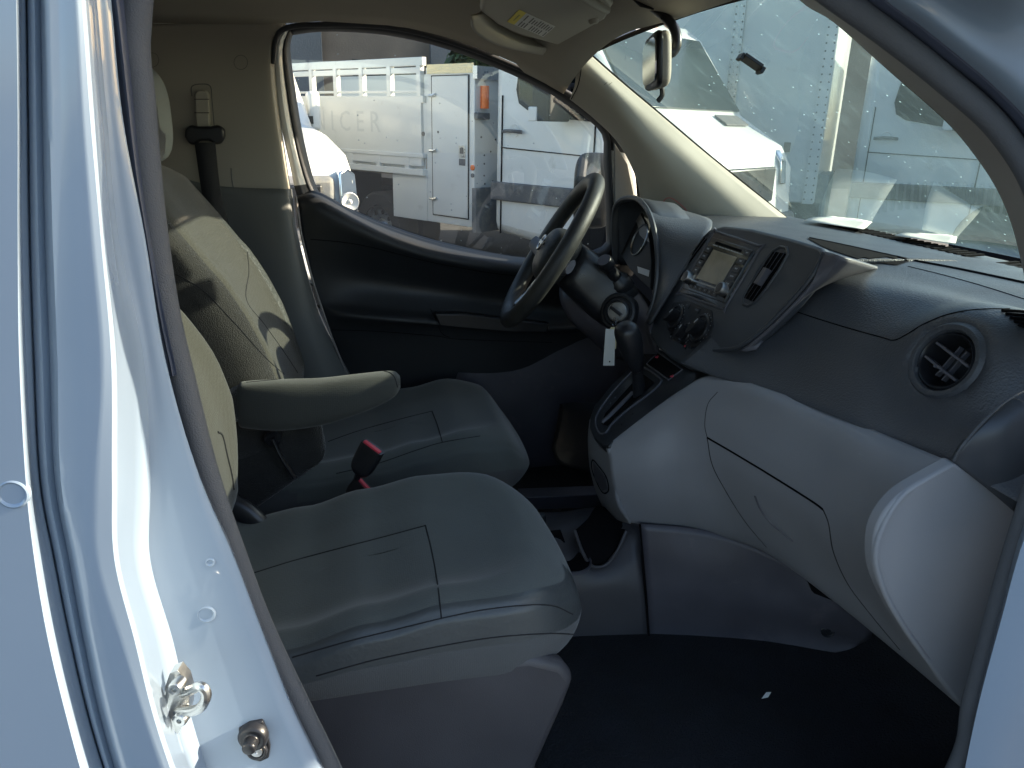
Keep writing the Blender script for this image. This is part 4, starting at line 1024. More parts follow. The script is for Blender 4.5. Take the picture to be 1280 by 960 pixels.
# inner hood + gauges
inn = [[P(a[0], a[1], Y=a[2]) for a in bi[0]], [P(a[0], a[1], Y=a[2])+V((.09, -.01, -.01)) for a in bi[0]]]
patch('hood_lining', inn, 'dash_smooth', bin_, n=5, nv=3, solid=.004)
gq = YP([(778, 300, 1.80), (784, 262, 1.78), (800, 262, 1.66), (812, 290, 1.58), (815, 330, 1.55), (812, 362, 1.53), (795, 345, 1.60), (782, 330, 1.72)])
gc = sum(gq, V())/len(gq); gn = V((-.93, -.0, .36)).normalized()
gpl = [PL(x, y, V((.70, 1.64, 1.17)), gn) for x, y in ((776, 318), (774, 285), (780, 262), (792, 258), (803, 266), (811, 290), (814, 325), (813, 362), (800, 350), (786, 335))]
mb = MB(); mb.prism(gpl, -gn*.02); gauge = mb.build('instrument_cluster', 'black_matte', van, bevel=.002)
mb = MB()
GO = V((.70, 1.64, 1.17))
for (x, y, r_) in ((800, 300, .040),):
    c = PL(x, y, GO+gn*.0012, gn)
    mb.lathe(c, gn, [(r_, 0), (r_, .003), (r_-.002, .004), (r_-.004, .001)], 36)
mb.build('gauge_ring', 'satin', gauge)
mb = MB(); mb.prism([PL(x, y, GO+gn*.002, gn) for x, y in ((797, 333), (812, 338), (811, 346), (798, 341))], gn*.001); mb.build('trip_display', 'label_white', gauge)
mb = MB(); mb.prism([PL(x, y, GO+gn*.0015, gn) for x, y in ((788, 263), (798, 262), (808, 282), (812, 303), (806, 300), (800, 294), (797, 280))], gn*.001); mb.build('lens_reflection', 'pillar_grey', gauge)  # reflection in the cluster lens, made as a solid warm grey panel
# knee panel below the binnacle, ignition and stalk
kn = [[(700, 345, 1.72), (740, 335, 1.66), (780, 345, 1.60), (812, 385, 1.50), (815, 402, 1.44)],
      [(700, 375, 1.66), (735, 370, 1.60), (775, 372, 1.555), (802, 395, 1.49), (812, 415, 1.43)],
      [(712, 400, 1.64), (742, 400, 1.58), (778, 402, 1.54), (802, 415, 1.48), (818, 430, 1.42)],
      [(728, 416, 1.64), (755, 425, 1.58), (785, 428, 1.53), (806, 438, 1.47), (822, 442, 1.42)],
      [(740, 425, 1.68), (762, 445, 1.62), (788, 452, 1.56), (806, 458, 1.50), (822, 455, 1.44)]]
knp = patch('knee_panel', [YP(r_) for r_ in kn], 'lower_panel', van, n=5, solid=.006)
WC0 = V((.429, 1.64, 1.145)); WN = V((-.835, .16, .515)).normalized()
ic = P(773, 390, Y=1.515); inm = V((-.60, -.74, .30)).normalized()
mb = MB()
mb.lathe(ic, inm, [(.041, -.03), (.041, .001), (.038, .005), (.033, .006), (.031, .001), (.0265, .001), (.0255, .008), (.023, .010), (.0215, .008)], 40, 0)
mb.lathe(ic, inm, [(.0215, .008), (.0195, .010), (0, .010)], 32, 1)
ign = mb.build('ignition_lock', ['black_plastic', 'zinc'], van)
tv = inm.cross(V((0, 0, 1))).normalized(); tu = tv.cross(inm)
mb = MB()
loft('steering_column', [(WC0-WN*.045, V((0, .03, 0)), V((.515, 0, .857))*.03, 3), (WC0-WN*.05, V((0, .060, 0)), V((.515, 0, .857))*.050, 3.5), (WC0-WN*.10+V((0, 0, -.01)), V((0, .070, 0)), V((.515, 0, .857))*.058, 4), (WC0-WN*.16+V((0, 0, -.02)), V((0, .078, 0)), V((.515, 0, .857))*.060, 4), (WC0-WN*.24+V((0, 0, -.03)), V((0, .06, 0)), V((.515, 0, .857))*.05, 3)], 'black_plastic', van, seg=36)
col_ = bpy.data.objects['steering_column']
s0 = P(772, 352, Y=1.56); s1 = P(758, 330, Y=1.535)
mb = MB(); mb.lathe(s0, (s1-s0), [(.030, -.02), (.029, -.004), (.024, .006), (.017, .012), (.014, .016)], 28, 0)
mb.sweep([s0, s0.lerp(s1, .5), s1], .012, seg=14); dd = (s1-s0).normalized()
mb.lathe(s1, dd, [(.013, -.012), (.0165, -.008), (.0175, .004), (.015, .014), (.0145, .0142)], 28, 0); mb.lathe(s1, dd, [(.0145, .0142), (0, .0146)], 28, 1)
mb.build('wiper_stalk', ['black_plastic', 'dash_side'], col_)
# ---- steering wheel
e1_ = V((0, 1, 0)); e1_ = (e1_-WN*e1_.dot(WN)).normalized(); e2_ = WN.cross(e1_).normalized()
if e2_.z < 0: e2_ = -e2_
rimp = [WC0+e1_*.176*math.cos(t)+e2_*.176*math.sin(t) for t in [k*math.pi/32 for k in range(64)]]
vs, fs = sweep(rimp, (.0205, .0180), True, 16, None)
sw_ = mesh('steering_wheel', vs, fs, 'wheel_leather', van)
hub = loft('airbag_pad', [(WC0-WN*.055, e1_*.035, e2_*.035, 2.5), (WC0-WN*.045, e1_*.060, e2_*.055, 2.8), (WC0-WN*.02-e2_*.005, e1_*.072, e2_*.066, 2.8), (WC0+WN*.004-e2_*.004, e1_*.068, e2_*.060, 2.8), (WC0+WN*.018, e1_*.050, e2_*.044, 2.4), (WC0+WN*.024, e1_*.02, e2_*.02, 2), (WC0+WN*.025, e1_*.004, e2_*.004, 2)], 'wheel_leather', sw_, seg=36)
for (a, b, w) in ((V((0, 1, 0)), -e2_*.02, .02), (V((0, -1, 0)), -e2_*.02, .02)):
    p0 = WC0-WN*.018+a*.055+b; p1 = WC0-WN*.002+a*.168+b*.2
    mb = MB(); mb.sweep([p0, p0.lerp(p1, .5)-WN*.004, p1], lambda t: (.020-.004*t, .007), seg=12, n=4, flat=tuple(e2_)); mb.build('spoke', 'dash_side', sw_)
for sgn in (1, -1):
    p0 = WC0-WN*.018-e2_*.05+e1_*.03*sgn; p1 = WC0-WN*.004-e2_*.160+e1_*.065*sgn
    mb = MB(); mb.sweep([p0, p0.lerp(p1, .5)-WN*.003, p1], lambda t: (.012, .006), seg=12, n=4, flat=(0, 1, 0)); mb.build('spoke', 'satin', sw_)
ec_ = WC0+WN*.0275+e2_*.006
mb = MB(); mb.sweep([ec_+e1_*.019*math.cos(t)+e2_*.017*math.sin(t) for t in [k*math.pi/12 for k in range(24)]], .0025, closed=True, seg=8)
mb.box(ec_, (.048, .008, .005), Matrix((e1_, e2_, WN)).transposed()); mb.build('emblem', 'chrome', sw_, bevel=.0006)

# ================================================================== SEATS
def cushion(name, x0, x1, y0, y1, zb, zt, mats, parent, bow=.03, rad=.11, near=.02, far=.0, zoff=None):
    '''upholstered block: rounded plan outline, rings stepping inwards over the rolled edge'''
    N = 120; out = []
    yc = (y0+y1)/2; hw = (y1-y0)/2
    def corner(cx, cy, r_, a0, a1, n_): return [(cx+r_*math.cos(R(a0+(a1-a0)*k/n_)), cy+r_*math.sin(R(a0+(a1-a0)*k/n_))) for k in range(n_+1)]
    rr = .03
    pl_ = corner(x1-rad, y1-rad, rad, 90, 0, 14)[::-1]+corner(x0+rr, y1-rr, rr, 90, 180, 4)+corner(x0+rr, y0+rr, rr, 180, 270, 4)+corner(x1-rad, y0+rad, rad, 270, 360, 14)
    # resample evenly
    P_ = [V((a, b, 0)) for a, b in pl_]; P_.append(P_[0]); L_ = [0]
    for a, b in zip(P_[:-1], P_[1:]): L_.append(L_[-1]+(b-a).length)
    for k in range(N):
        d = L_[-1]*k/N; i_ = max(0, min(len(P_)-2, next(q for q in range(len(L_)) if L_[q] > d)-1)); t = (d-L_[i_])/(L_[i_+1]-L_[i_] or 1)
        out.append(P_[i_].lerp(P_[i_+1], t))
    for p in out:
        if p.x > x1-.2: p.x += bow*(1-((p.y-yc)/hw)**2)*((p.x-(x1-.2))/.2)
    c = V(((x0+x1)/2, yc, 0))
    rings_ = [(.030, 0, 0), (.006, 0, .01), (0, 0, .10), (-.004, 0, .45), (-.002, 0, .72), (.002, -.018, 1), (.010, -.006, 1), (.022, .002, 1), (.038, .008, 1), (.058, .010, 1), (.080, .004, 1), (.11, -.003, 1), (.15, -.005, 1), (.20, -.006, 1), (.30, -.006, 1)]
    G = []
    for (ins, dz, hh) in cr([V(q) for q in rings_], 3):
        ring_ = []
        for p in out:
            q = p-c; ax = (x1-x0)/2; 
            f = max(0, 1-ins/ (hw+.0))
            w_ = V((q.x*(1-ins/ax if ins < ax else 0), q.y*f, 0)) if ins < .2 else V((q.x*max(.0, (1-ins/ax)), q.y*f, 0))
            x, y = c.x+w_.x, c.y+w_.y
            sd = (y-yc)/hw
            top = zt(x)+ (near*max(0, -sd)**3 if sd < 0 else far*sd**3)
            bot = zb(x)
            # gentle fall towards the front lip
            fx = max(0, (x-(x1+bow-.10))/.10); top -= .020*fx*fx
            z = bot+(top-.018-bot)*hh+ (dz+.018)*(1 if hh >= .99 else 0) if hh < 1 else top+dz
            ring_.append(V((x, y, z)))
        G.append(ring_)
    vs = [v for r_ in G for v in r_]; fs = []; mm = []
    for i_ in range(len(G)-1):
        for k in range(N):
            k2 = (k+1) % N; fs.append((i_*N+k, i_*N+k2, (i_+1)*N+k2, (i_+1)*N+k))
            a = G[i_][k]; nearside = (a.y < yc-hw*.80 and a.x > x0+.10) or (a.x > x1-.09 and a.y < yc-hw*.35)
            r_ = i_/3
            mm.append(1 if (nearside and 3.3 <= r_ < 6.6) else (2 if r_ < 4.4 else 0))
    ct = sum(G[-1], V())/N; vs.append(ct)
    for k in range(N): fs.append(((len(G)-1)*N+k, (len(G)-1)*N+(k+1) % N, len(vs)-1)); mm.append(0)
    fs.append(tuple(range(N))[::-1]); mm.append(2)
    me = bpy.data.meshes.new(name); me.from_pydata([tuple(v) for v in vs], [], fs); me.update()
    for p, i_ in zip(me.polygons, mm): p.material_index = i_
    bm = bmesh.new(); bm.from_mesh(me); bmesh.ops.recalc_face_normals(bm, faces=bm.faces[:]); bm.to_mesh(me); bm.free()
    return finish(name, me, mats, parent, angle=80)
def poly_f(pts):
    def f(x):
        if x <= pts[0][0]: return pts[0][1]
        for a, b in zip(pts[:-1], pts[1:]):
            if x <= b[0]:
                t = (x-a[0])/(b[0]-a[0]); t = t*t*(3-2*t); return a[1]+(b[1]-a[1])*t
        return pts[-1][1]
    return f
# passenger seat
def seat_base(px_quad, Y0, Y1, parent, nm='seat'):
    pass
PYC, PHW = 1.0, .222
mb = MB()
pp = [(-.30, .50), (-.30, .76), (-.10, .765), (.10, .768), (.20, .764), (.245, .745), (.262, .72), (.25, .68), (.215, .58), (.20, .49)]
mb.prism([V((x, PYC-PHW+.008, z)) for x, z in pp], V((0, .03, 0)))
pp2 = [(x, min(z, .74)) for x, z in pp]
mb.prism([V((x, PYC+PHW-.04, z)) for x, z in pp2], V((0, .03, 0)))
mb.prism([V((x, PYC-PHW+.038, z-.03)) for x, z in pp2], V((0, 2*PHW-.078, 0)))
pseat = mb.build('passenger_seat', 'skirt_plastic', van, bevel=.012)
pseat['label'] = 'empty passenger seat in dark grey cloth, nearest the open door'
ztp = poly_f([(-.32, .765), (-.2, .768), (-.10, .783), (0, .808), (.10, .826), (.20, .828), (.30, .815)])
zbp = poly_f([(-.32, .71), (-.1, .735), (.1, .738), (.31, .735)])
pc = cushion('cushion', -.30, .272, .785, 1.225, zbp, ztp, ['fabric', 'leather', 'fabric_side'], pseat, near=.030, far=.004)
cpc = caster(pc)
seam('cushion_seam', cpc, [(318, 716), (370, 700), (430, 684), (480, 671), (532, 657)], pseat, .0011)
seam('cushion_seam', cpc, [(532, 657), (540, 690), (547, 730), (552, 774)], pseat, .0010)
seam('cushion_seam', cpc, [(365, 822), (430, 803), (490, 788), (552, 773), (600, 763), (650, 757), (690, 757), (716, 768)], pseat, .0009)
seam('cushion_seam', cpc, [(395, 845), (480, 822), (600, 799), (680, 792), (722, 793)], pseat, .0010)
# passenger backrest
def backrest(name, base, top, yc, hw, th, parent, mats, mi=None, lean=.035, nn=3.6, bulge=.0):
    st = []; n_ = 12
    for i in range(n_+1):
        t = i/n_
        c = cr([base, (base+top)*.5+V((lean, 0, 0)), top], 10)[int(round(t*20))]
        w = hw*(1-.10*t-.22*max(0, (t-.75)/.25)**2); h = th*(1-.25*t)*(1 if 0 < t < .95 else .8)
        d = (top-base).normalized(); f = d.cross(V((0, 1, 0))).normalized()
        if f.x < 0: f = -f
        if i == 0: w *= .9; h *= .7
        if i == n_: w *= .6; h *= .4
        st.append((c, V((0, w, 0)), f*h, nn))
    def shape(u, p):
        y, z = p
        if z > 0: z += .30*math.exp(-((abs(y)-.82)/.16)**2)*math.sin(math.pi*min(1, u*1.15))-.15*math.exp(-(y/.5)**2)
        return (y, z)
    return loft(name, st, mats, parent, seg=72, n=3, mi=mi, shape=shape)
pb = backrest('backrest', V((-.275, PYC, .74)), V((-.50, PYC, 1.36)), PYC, .225, .080, pseat, lean=.098, mats= ['fabric_mesh', 'velour', 'fabric_side'], mi=lambda u, q: 2 if (q < .06 or q > .44) else 0)
cpb = caster(pb)
seam('backrest_seam', cpb, [(222, 372), (222, 395), (216, 412)], pseat, .0010)
seam('backrest_fold', cpb, [(272, 540), (278, 545), (284, 570), (290, 595), (292, 612)], pseat, .0018, 'seam')
tube('recline_cover', YP([(292, 634, 1.19), (306, 640, 1.185), (322, 652, 1.18), (338, 668, 1.18), (342, 676, 1.18)]), lambda t: (.016-.006*t, .022-.010*t), 'black_plastic', pseat, seg=14, n=5)
# driver seat
DYC, DHW = 1.655, .225
mb = MB()
mb.box((.02, DYC, .59), (.48, .36, .10)); mb.box((-.02, DYC-.19, .655), (.56, .03, .10)); mb.box((-.02, DYC+.19, .655), (.56, .03, .10))
dseat = mb.build('driver_seat', 'black_plastic', van, bevel=.012)
dseat['label'] = 'empty driver seat with folding armrest, behind the steering wheel'
ztd = poly_f([(-.25, .715), (-.10, .72), (.03, .735), (.12, .755), (.22, .775), (.30, .768), (.36, .73)])
zbd = poly_f([(-.25, .63), (.1, .66), (.30, .655), (.37, .67)])
dc = cushion('cushion', -.25, .345, 1.43, 1.885, zbd, ztd, ['fabric', 'fabric', 'fabric_side'], dseat, near=.012, far=.004)
cdc = caster(dc)
seam('cushion_seam', cdc, [(540, 514), (547, 532), (553, 553)], dseat, .0013)
seam('cushion_seam', cdc, [(540, 514), (500, 524), (450, 538), (410, 552)], dseat, .0010)
seam('cushion_seam', cdc, [(420, 592), (470, 580), (520, 563), (553, 553), (600, 545)], dseat, .0010)
def dmi(u, q):
    if .385 < q < .80: return 1            # near flank, hard-backed velour
    if q < .10: return 3                   # far bolster
    if .10 <= q < .165 and u > .0: return 3
    return 0
db = backrest('backrest', V((-.185, DYC, .74)), V((-.44, DYC, 1.33)), DYC, .24, .085, dseat, ['fabric_mesh', 'velour', 'fabric_side', 'leather_wrinkled'], mi=dmi)
cdb = caster(db)
seam('backrest_seam', cdb, [(309, 315), (311, 340), (308, 375), (330, 405), (355, 440), (372, 466)], dseat, .0011)
seam('backrest_seam', cdb, [(205, 335), (250, 360), (290, 400), (330, 445), (355, 468)], dseat, .0011)
hr = loft('headrest', [(V((-.45, DYC, 1.42)), V((0, .05, 0)), V((0, 0, .04)), 2.5), (V((-.44, DYC, 1.42)), V((0, .12, 0)), V((0, 0, .075)), 3), (V((-.40, DYC, 1.42)), V((0, .135, 0)), V((0, 0, .092)), 3), (V((-.35, DYC, 1.415)), V((0, .130, 0)), V((0, 0, .092)), 3), (V((-.325, DYC, 1.41)), V((0, .11, 0)), V((0, 0, .075)), 3), (V((-.315, DYC, 1.41)), V((0, .05, 0)), V((0, 0, .03)), 2.5)], ['headrest_back', 'velour'], dseat, seg=36, mi=lambda u, q: 1 if .42 < q < .75 else 0)
hr.data.transform(Matrix.Translation((-.03, 0, 0)))
mb = MB()
for s in (-.06, .06): MB().sweep([V((-.395, DYC+s, 1.36)), V((-.42, DYC+s, 1.25))], .006, seg=10).build('headrest_post', 'chrome', dseat)
# armrest on the near side of the driver seat
ar = [(298, 508, 1.40, .025, .036), (306, 506, 1.39, .032, .042), (350, 506, 1.375, .036, .046), (400, 502, 1.365, .036, .042), (440, 494, 1.36, .035, .036), (475, 485, 1.36, .033, .028), (493, 479, 1.36, .028, .020), (500, 477, 1.36, .014, .010)]
st_ = []
for (x, y, Y, w, h) in ar:
    st_.append((P(x, y, Y=Y), V((0, w, 0)), V((.0, 0, h)), 3.2))
arm = loft('armrest', st_, 'fabric_dark', dseat, seg=40, n=5)
car = caster(arm)
seam('armrest_seam', car, [(308, 478), (350, 474), (400, 470), (450, 465), (480, 464), (492, 470), (497, 484)], dseat, .0010)
loft('armrest_hinge', [(P(285, 505, Y=1.41), V((0, .02, 0)), V((0, 0, .015)), 3), (P(290, 506, Y=1.40), V((0, .028, 0)), V((0, 0, .030)), 3), (P(312, 500, Y=1.39), V((0, .030, 0)), V((0, 0, .034)), 3)], 'velour', dseat, seg=24)
# recliner cover + lever + buckle of driver seat
loft('recline_cover', [(V((-.30, 1.425, .66)), V((.03, 0, 0)), V((0, .012, .03)), 2.5), (P(345, 575, Y=1.42), V((.075, 0, 0)), V((0, .014, .035)), 2.5), (P(372, 550, Y=1.42), V((.05, 0, 0)), V((0, .014, .05)), 2.5), (P(380, 520, Y=1.42), V((.02, 0, 0)), V((0, .012, .02)), 2.5)], 'velour', dseat, seg=24)
mb = MB(); mb.lathe(P(341, 548, Y=1.40), (0, -1, 0), [(.016, -.01), (.016, .004), (.012, .008), (0, .008)], 24); mb.sweep(YP([(341, 548, 1.385), (352, 572, 1.38), (368, 597, 1.38)]), lambda t: (.007, .004), n=4, seg=10); mb.build('armrest_release', 'black_plastic', dseat)
def buckle(pts, par, h=.055):
    p0, p1, p2 = pts
    d = (p2-p1).normalized(); w = V((0, 1, 0)); a = (V((1, -.6, 0))-d*V((1, -.6, 0)).dot(d)).normalized(); n = d.cross(a)
    mb = MB(); mb.sweep([p0, p0.lerp(p1, .5), p1], .006, seg=8, n=3)
    o = mb.build('belt_buckle', 'black_plastic', par)
    loft('buckle_body', [(p1, a*.012, n*.007, 3), (p1+d*.012, a*.020, n*.011, 4), (p1+d*h*.6, a*.022, n*.012, 5), (p1+d*h, a*.0225, n*.012, 5)], 'black_plastic', par, seg=28)
    mb = MB(); mb.box(p1+d*(h+.0006)-n*.0045, (.036, .009, .006), Matrix((a, n, a.cross(n))).transposed()); mb.build('release_button', 'red_plastic', par, bevel=.001)
buckle([P(440, 625, Y=1.30), P(448, 592, Y=1.27), P(470, 552, Y=1.26)], dseat, .062)
buckle([P(430, 645, Y=1.275), P(438, 628, Y=1.275), P(462, 600, Y=1.27)], pseat, .045)
# gutter between the seats
mb = MB(); mb.prism([V((x, 1.33, z)) for x, z in ((-.5, .50), (-.5, .64), (.36, .66), (.38, .50))], V((0, .012, 0))); mb.build('seat_rail_cover', 'black_plastic', van, bevel=.004)

# ---- passenger door, swung wide open, outside the picture on the right: it shades the sill
hinge = V((.98, .55, 0)); da = R(-68)
def DL(l, z, w=0):
    return hinge+V((math.cos(da)*l-math.sin(da)*w, math.sin(da)*l+math.cos(da)*w, z))
mb = MB()
mb.prism([DL(l, z) for l, z in ((.0, .42), (.02, 1.12), (.95, 1.20), (1.02, .9), (1.0, .42))], DL(0, 0, .08)-DL(0, 0, 0))
pdoor = mb.build('passenger_door', 'white_body', van, bevel=.015); pdoor['label'] = 'wide open passenger door'
mb = MB()
for a, b in (((.02, 1.12), (.55, 1.62)), ((.55, 1.62), (.92, 1.66)), ((.92, 1.66), (.95, 1.20))):
    mb.sweep([DL(*a, .04), DL(*b, .04)], .022, seg=8)
mb.build('window_frame', 'white_body', pdoor)
mb = MB(); mb.prism([DL(l, z, .04) for l, z in ((.03, 1.13), (.55, 1.60), (.91, 1.64), (.94, 1.20))], DL(0, 0, .004)-DL(0, 0, 0)); mb.build('window_glass', 'door_glass', pdoor)

# ================================================================== LOOSE THINGS
OFF = V((0, 0, 0))
# key in the ignition with its tag
kroot = empty('key', ic+inm*.012, 'car key in the ignition with a blank white paper tag hanging from its ring', 'key')
OFF = ic+inm*.012
ca = R(28); ka = tv*math.cos(ca)+tu*math.sin(ca)
ks = -1 if ka.x < 0 else 1
mb = MB(); kb = inm.cross(ka)
mb.box(ic+inm*.0165, (.030, .0065, .012), Matrix((ka, kb, inm)).transposed()); mb.build('key_head', 'black_plastic', kroot, bevel=.0015)
rc = P(768, 404, Y=1.50)
mb = MB(); mb.sweep([rc+V((.0, .010*math.cos(t), .012*math.sin(t))) for t in [k*math.pi/10 for k in range(20)]], .0009, closed=True, seg=6); mb.build('ring', 'chrome', kroot)
mb = MB(); mb.prism([P(x, y, Y=1.485) for x, y in ((757, 411), (769, 412), (768, 457), (754, 457))], V((.0, .0012, 0))); mb.lathe(P(762, 452, Y=1.484), (0, -1, 0), [(.0016, 0), (.0016, .0006), (0, .0006)], 10, 1); mb.build('tag', ['tag_white', 'gap'], kroot)
mb = MB(); mb.prism([P(x, y, Y=1.488) for x, y in ((760, 416), (764, 409), (769, 409), (771, 416), (770, 436), (764, 436))], V((.0, .0012, 0))); mb.build('tag_strip', 'tag_yellow', kroot)
OFF = V((0, 0, 0))
# paper scrap on the carpet
c = P(957, 871, Z=.492)
mb = MB(); mb.prism([c+V((-.009, -.003, 0)), c+V((.004, .006, .003)), c+V((.012, .004, .004)), c+V((.003, -.003, .001))], V((0, 0, .001)))
tag(mb.build('paper_scrap', 'tag_white'), 'tiny torn white scrap on the dark floor carpet', 'litter')
# papers lying on the dash deck against the glass
def paper(nm, px, lab, z0=1.199):
    pts = [P(x, y, Z=z0) for x, y in px]
    vs = []; n_ = 6
    for i in range(n_+1):
        for j in range(n_+1):
            u, v = i/n_, j/n_
            p = (pts[0]*(1-u)+pts[1]*u)*(1-v)+(pts[3]*(1-u)+pts[2]*u)*v
            vs.append(p+V((0, 0, .003*math.sin(u*5)*math.cos(v*4)+.003)))
    fs = [(i*(n_+1)+j, i*(n_+1)+j+1, (i+1)*(n_+1)+j+1, (i+1)*(n_+1)+j) for i in range(n_) for j in range(n_)]
    return tag(mesh(nm, vs, fs, 'paper', solid=.0008), lab, 'paper', 'loose papers on the dashboard')
paper('paper_sheet', [(1004, 277), (1040, 270), (1090, 280), (1078, 288)], 'creased cream paper on the dash top near the far windscreen corner')
paper('paper_sheet', [(1118, 296), (1150, 291), (1196, 299), (1194, 306)], 'small cream paper lying flat in the middle of the dash top')

# ================================================================== OUTSIDE
def struct(o): o['kind'] = 'structure'; return o
gv = [V((-60, -30, 0)), V((60, -30, 0)), V((60, 90, 0)), V((-60, 90, 0))]
struct(mesh('ground', gv, [(0, 1, 2, 3)], 'asphalt', smooth=False))

def rbox(name, c, d, m_, par, bev=.01, rot=None):
    return MB().box(c, d, rot).build(name, m_, par, bevel=bev)
def wheel(par, x, y, r_=.34, w=.22, side=-1):
    mb = MB(); mb.lathe((x, y, r_), (0, side, 0), [(r_*.6, -w/2), (r_*.93, -w/2), (r_, -w/2+.03), (r_, w/2-.03), (r_*.93, w/2), (r_*.62, w/2), (r_*.60, w/2-.02)], 36)
    t = mb.build('wheel', 'tyre', par)
    mb = MB(); mb.lathe((x, y, r_), (0, side, 0), [(r_*.62, w/2-.02), (r_*.60, w/2-.005), (r_*.5, w/2-.05), (r_*.25, w/2-.06), (r_*.2, w/2-.03), (0, w/2-.03)], 36, 0)
    for k in range(9):
        a = k*2*math.pi/9; mb.lathe((x+math.cos(a)*r_*.44, y+side*(w/2-.045), r_+math.sin(a)*r_*.44), (0, side, 0), [(.022, 0), (.022, .004), (0, .004)], 10, 1)
    mb.build('rim', ['satin', 'gap'], t)
def cab(t):
    """van-type truck cab, local x forward from its rear wall at .20"""
    prof = [(.20, .50), (.20, 2.12), (.32, 2.22), (.65, 2.27), (.88, 2.22), (1.02, 2.12), (1.26, 1.80), (1.48, 1.50), (1.66, 1.39), (1.90, 1.25), (2.00, 1.08), (2.04, .62), (2.00, .42), (1.8, .40), (1.2, .42), (.6, .46)]
    mb = MB(); mb.prism([V((x, .03, z)) for x, z in prof], V((0, 1.92, 0)))
    c_ = mb.build('cab', 'white_body', t, bevel=.09)
    # side window
    mb = MB(); mb.prism([V((x, .015, z)) for x, z in ((.56, 1.98), (.50, 1.90), (.46, 1.64), (.49, 1.54), (.58, 1.49), (.95, 1.43), (1.14, 1.42), (1.28, 1.50), (1.18, 1.72), (1.00, 1.98))], V((0, .012, 0)))
    mb.build('side_window', 'dark_glass', t, bevel=.004)
    # windscreen sheet on the slope
    mb = MB(); mb.prism([V((1.035, .18, 2.10)), V((1.465, .12, 1.52)), V((1.465, 1.86, 1.52)), V((1.035, 1.80, 2.10))], V((.014, 0, .012))); mb.build('windscreen', 'dark_glass', t, bevel=.004)
    mb = MB()
    for x in (.31, 1.24):
        mb.box((x, .024, 1.05), (.008, .012, 1.1))
    mb.box((.85, .026, 1.18), (1.1, .010, .008), rotm('Y', 2)); mb.build('door_gap', 'gap', t)
    mb = MB(); mb.lathe((.44, .03, 1.335), (0, -1, 0), [(.052, 0), (.05, .004), (.02, -.004), (0, -.004)], 24, 1); mb.sweep([V((.34, .005, 1.325)), V((.40, -.02, 1.33)), V((.48, -.02, 1.33)), V((.54, .005, 1.325))], .014, seg=8, n=3)
    mb.build('door_handle', ['grey_band', 'white_body'], t)
    rbox('side_band', (.85, .02, .85), (1.28, .05, .15), 'grey_band', t, .012)
    rbox('bumper', (1.94, .99, .55), (.26, 1.98, .34), 'grey_band', t, .06)
    rbox('grille', (2.015, .99, .96), (.05, 1.0, .28), 'black_plastic', t, .02)
    for y_ in (.25, 1.73):
        mb = MB(); mb.prism([V((1.66, y_-.20 if y_ < 1 else y_+.20, 1.22)), V((1.92, y_-.2 if y_ < 1 else y_+.2, 1.04)), V((2.035, y_, .94)), V((2.015, y_, 1.14)), V((1.90, y_-.1 if y_ < 1 else y_+.1, 1.235))], V((0, .12 if y_ < 1 else -.12, 0))); mb.build('headlight', 'chrome', t, bevel=.02)
    mb = MB(); mb.box((.98, -.18, 1.62), (.17, .25, .42)); mb.box((1.12, -.05, 1.50), (.26, .05, .06)); mb.box((1.12, -.05, 1.66), (.22, .04, .04)); mb.prism([V((1.14, .02, 1.42)), V((1.46, .02, 1.40)), V((1.26, .02, 1.66))], V((0, -.03, 0)))
    mr = mb.build('side_mirror', 'black_matte', t, bevel=.03)
    rbox('turn_lamp', (.91, -.30, 1.46), (.08, .03, .10), 'label_white', mr, .008)
    for k in range(4):
        mb = MB(); mb.lathe((.90, .62+.30*k, 2.205), (.45, 0, .9), [(.055, -.01), (.05, .02), (.03, .045), (0, .05)], 16, squash=1.4); mb.build('roof_marker', 'amber', t) if t.name.startswith('work') else None
    wheel(t, 1.56, .17, .35)
    MB().lathe((1.56, .028, .40), (0, -1, 0), [(.43, -.02), (.43, .004), (0, .004)], 36).build('wheel_arch', 'gap', t)
    mb = MB(); mb.prism([V((1.53, 1.3, 1.480)), V((1.65, 1.3, 1.41)), V((1.65, 1.7, 1.41)), V((1.53, 1.7, 1.480))], V((0, 0, .012))); mb.build('bonnet_vent', 'grey_band', t)
# --- nearer truck with slatted body
A1 = (1.03, 6.66, 0); rz1 = math.atan2(-.8, .6)
t1 = empty('work_truck', A1, 'white slat-sided work truck with amber marker lights parked beyond the driver window', 'truck', 'white work trucks in the yard', rz1)
cab(t1)
mb = MB(); mb.box((-2.6, .02, 1.28), (3.9, .03, .56)); mb.build('side_board', 'white_body', t1)
mb = MB(); add_text(mb, 'S N I C E R', .27, (-1.85, .0035, 1.36), (1, 0, 0), (0, 0, 1)); mb.build('faded_lettering', 'faded', t1)
mb = MB(); mb.box((-2.6, .03, 1.88), (3.95, .05, .07)); mb.box((-2.6, .03, 1.81), (3.9, .035, .05)); mb.box((-2.6, .03, 1.57), (3.95, .045, .06)); mb.box((-2.6, .03, 1.635), (3.9, .02, .022)); mb.build('stake_rail', 'white_body', t1, bevel=.004)
for k in range(9):
    x = -.68-.405*k
    mb = MB(); mb.box((x, .03, 1.72), (.055, .05, .26)); mb.box((x-.045, .05, 1.70), (.02, .02, .24)); mb.build('stake_post', 'white_body', t1, bevel=.003)
mb = MB(); mb.box((-2.6, .03, 1.09), (3.95, .07, .035)); mb.box((-2.6, .03, .945), (3.95, .07, .055)); mb.box((-2.6, .055, 1.02), (3.9, .01, .13)); mb.build('bed_frame', 'white_body', t1, bevel=.003)
for k in range(8):
    MB().box((-.85-.42*k, .025, 1.02), (.06, .05, .11)).build('stake_pocket', 'white_body', t1, bevel=.003)
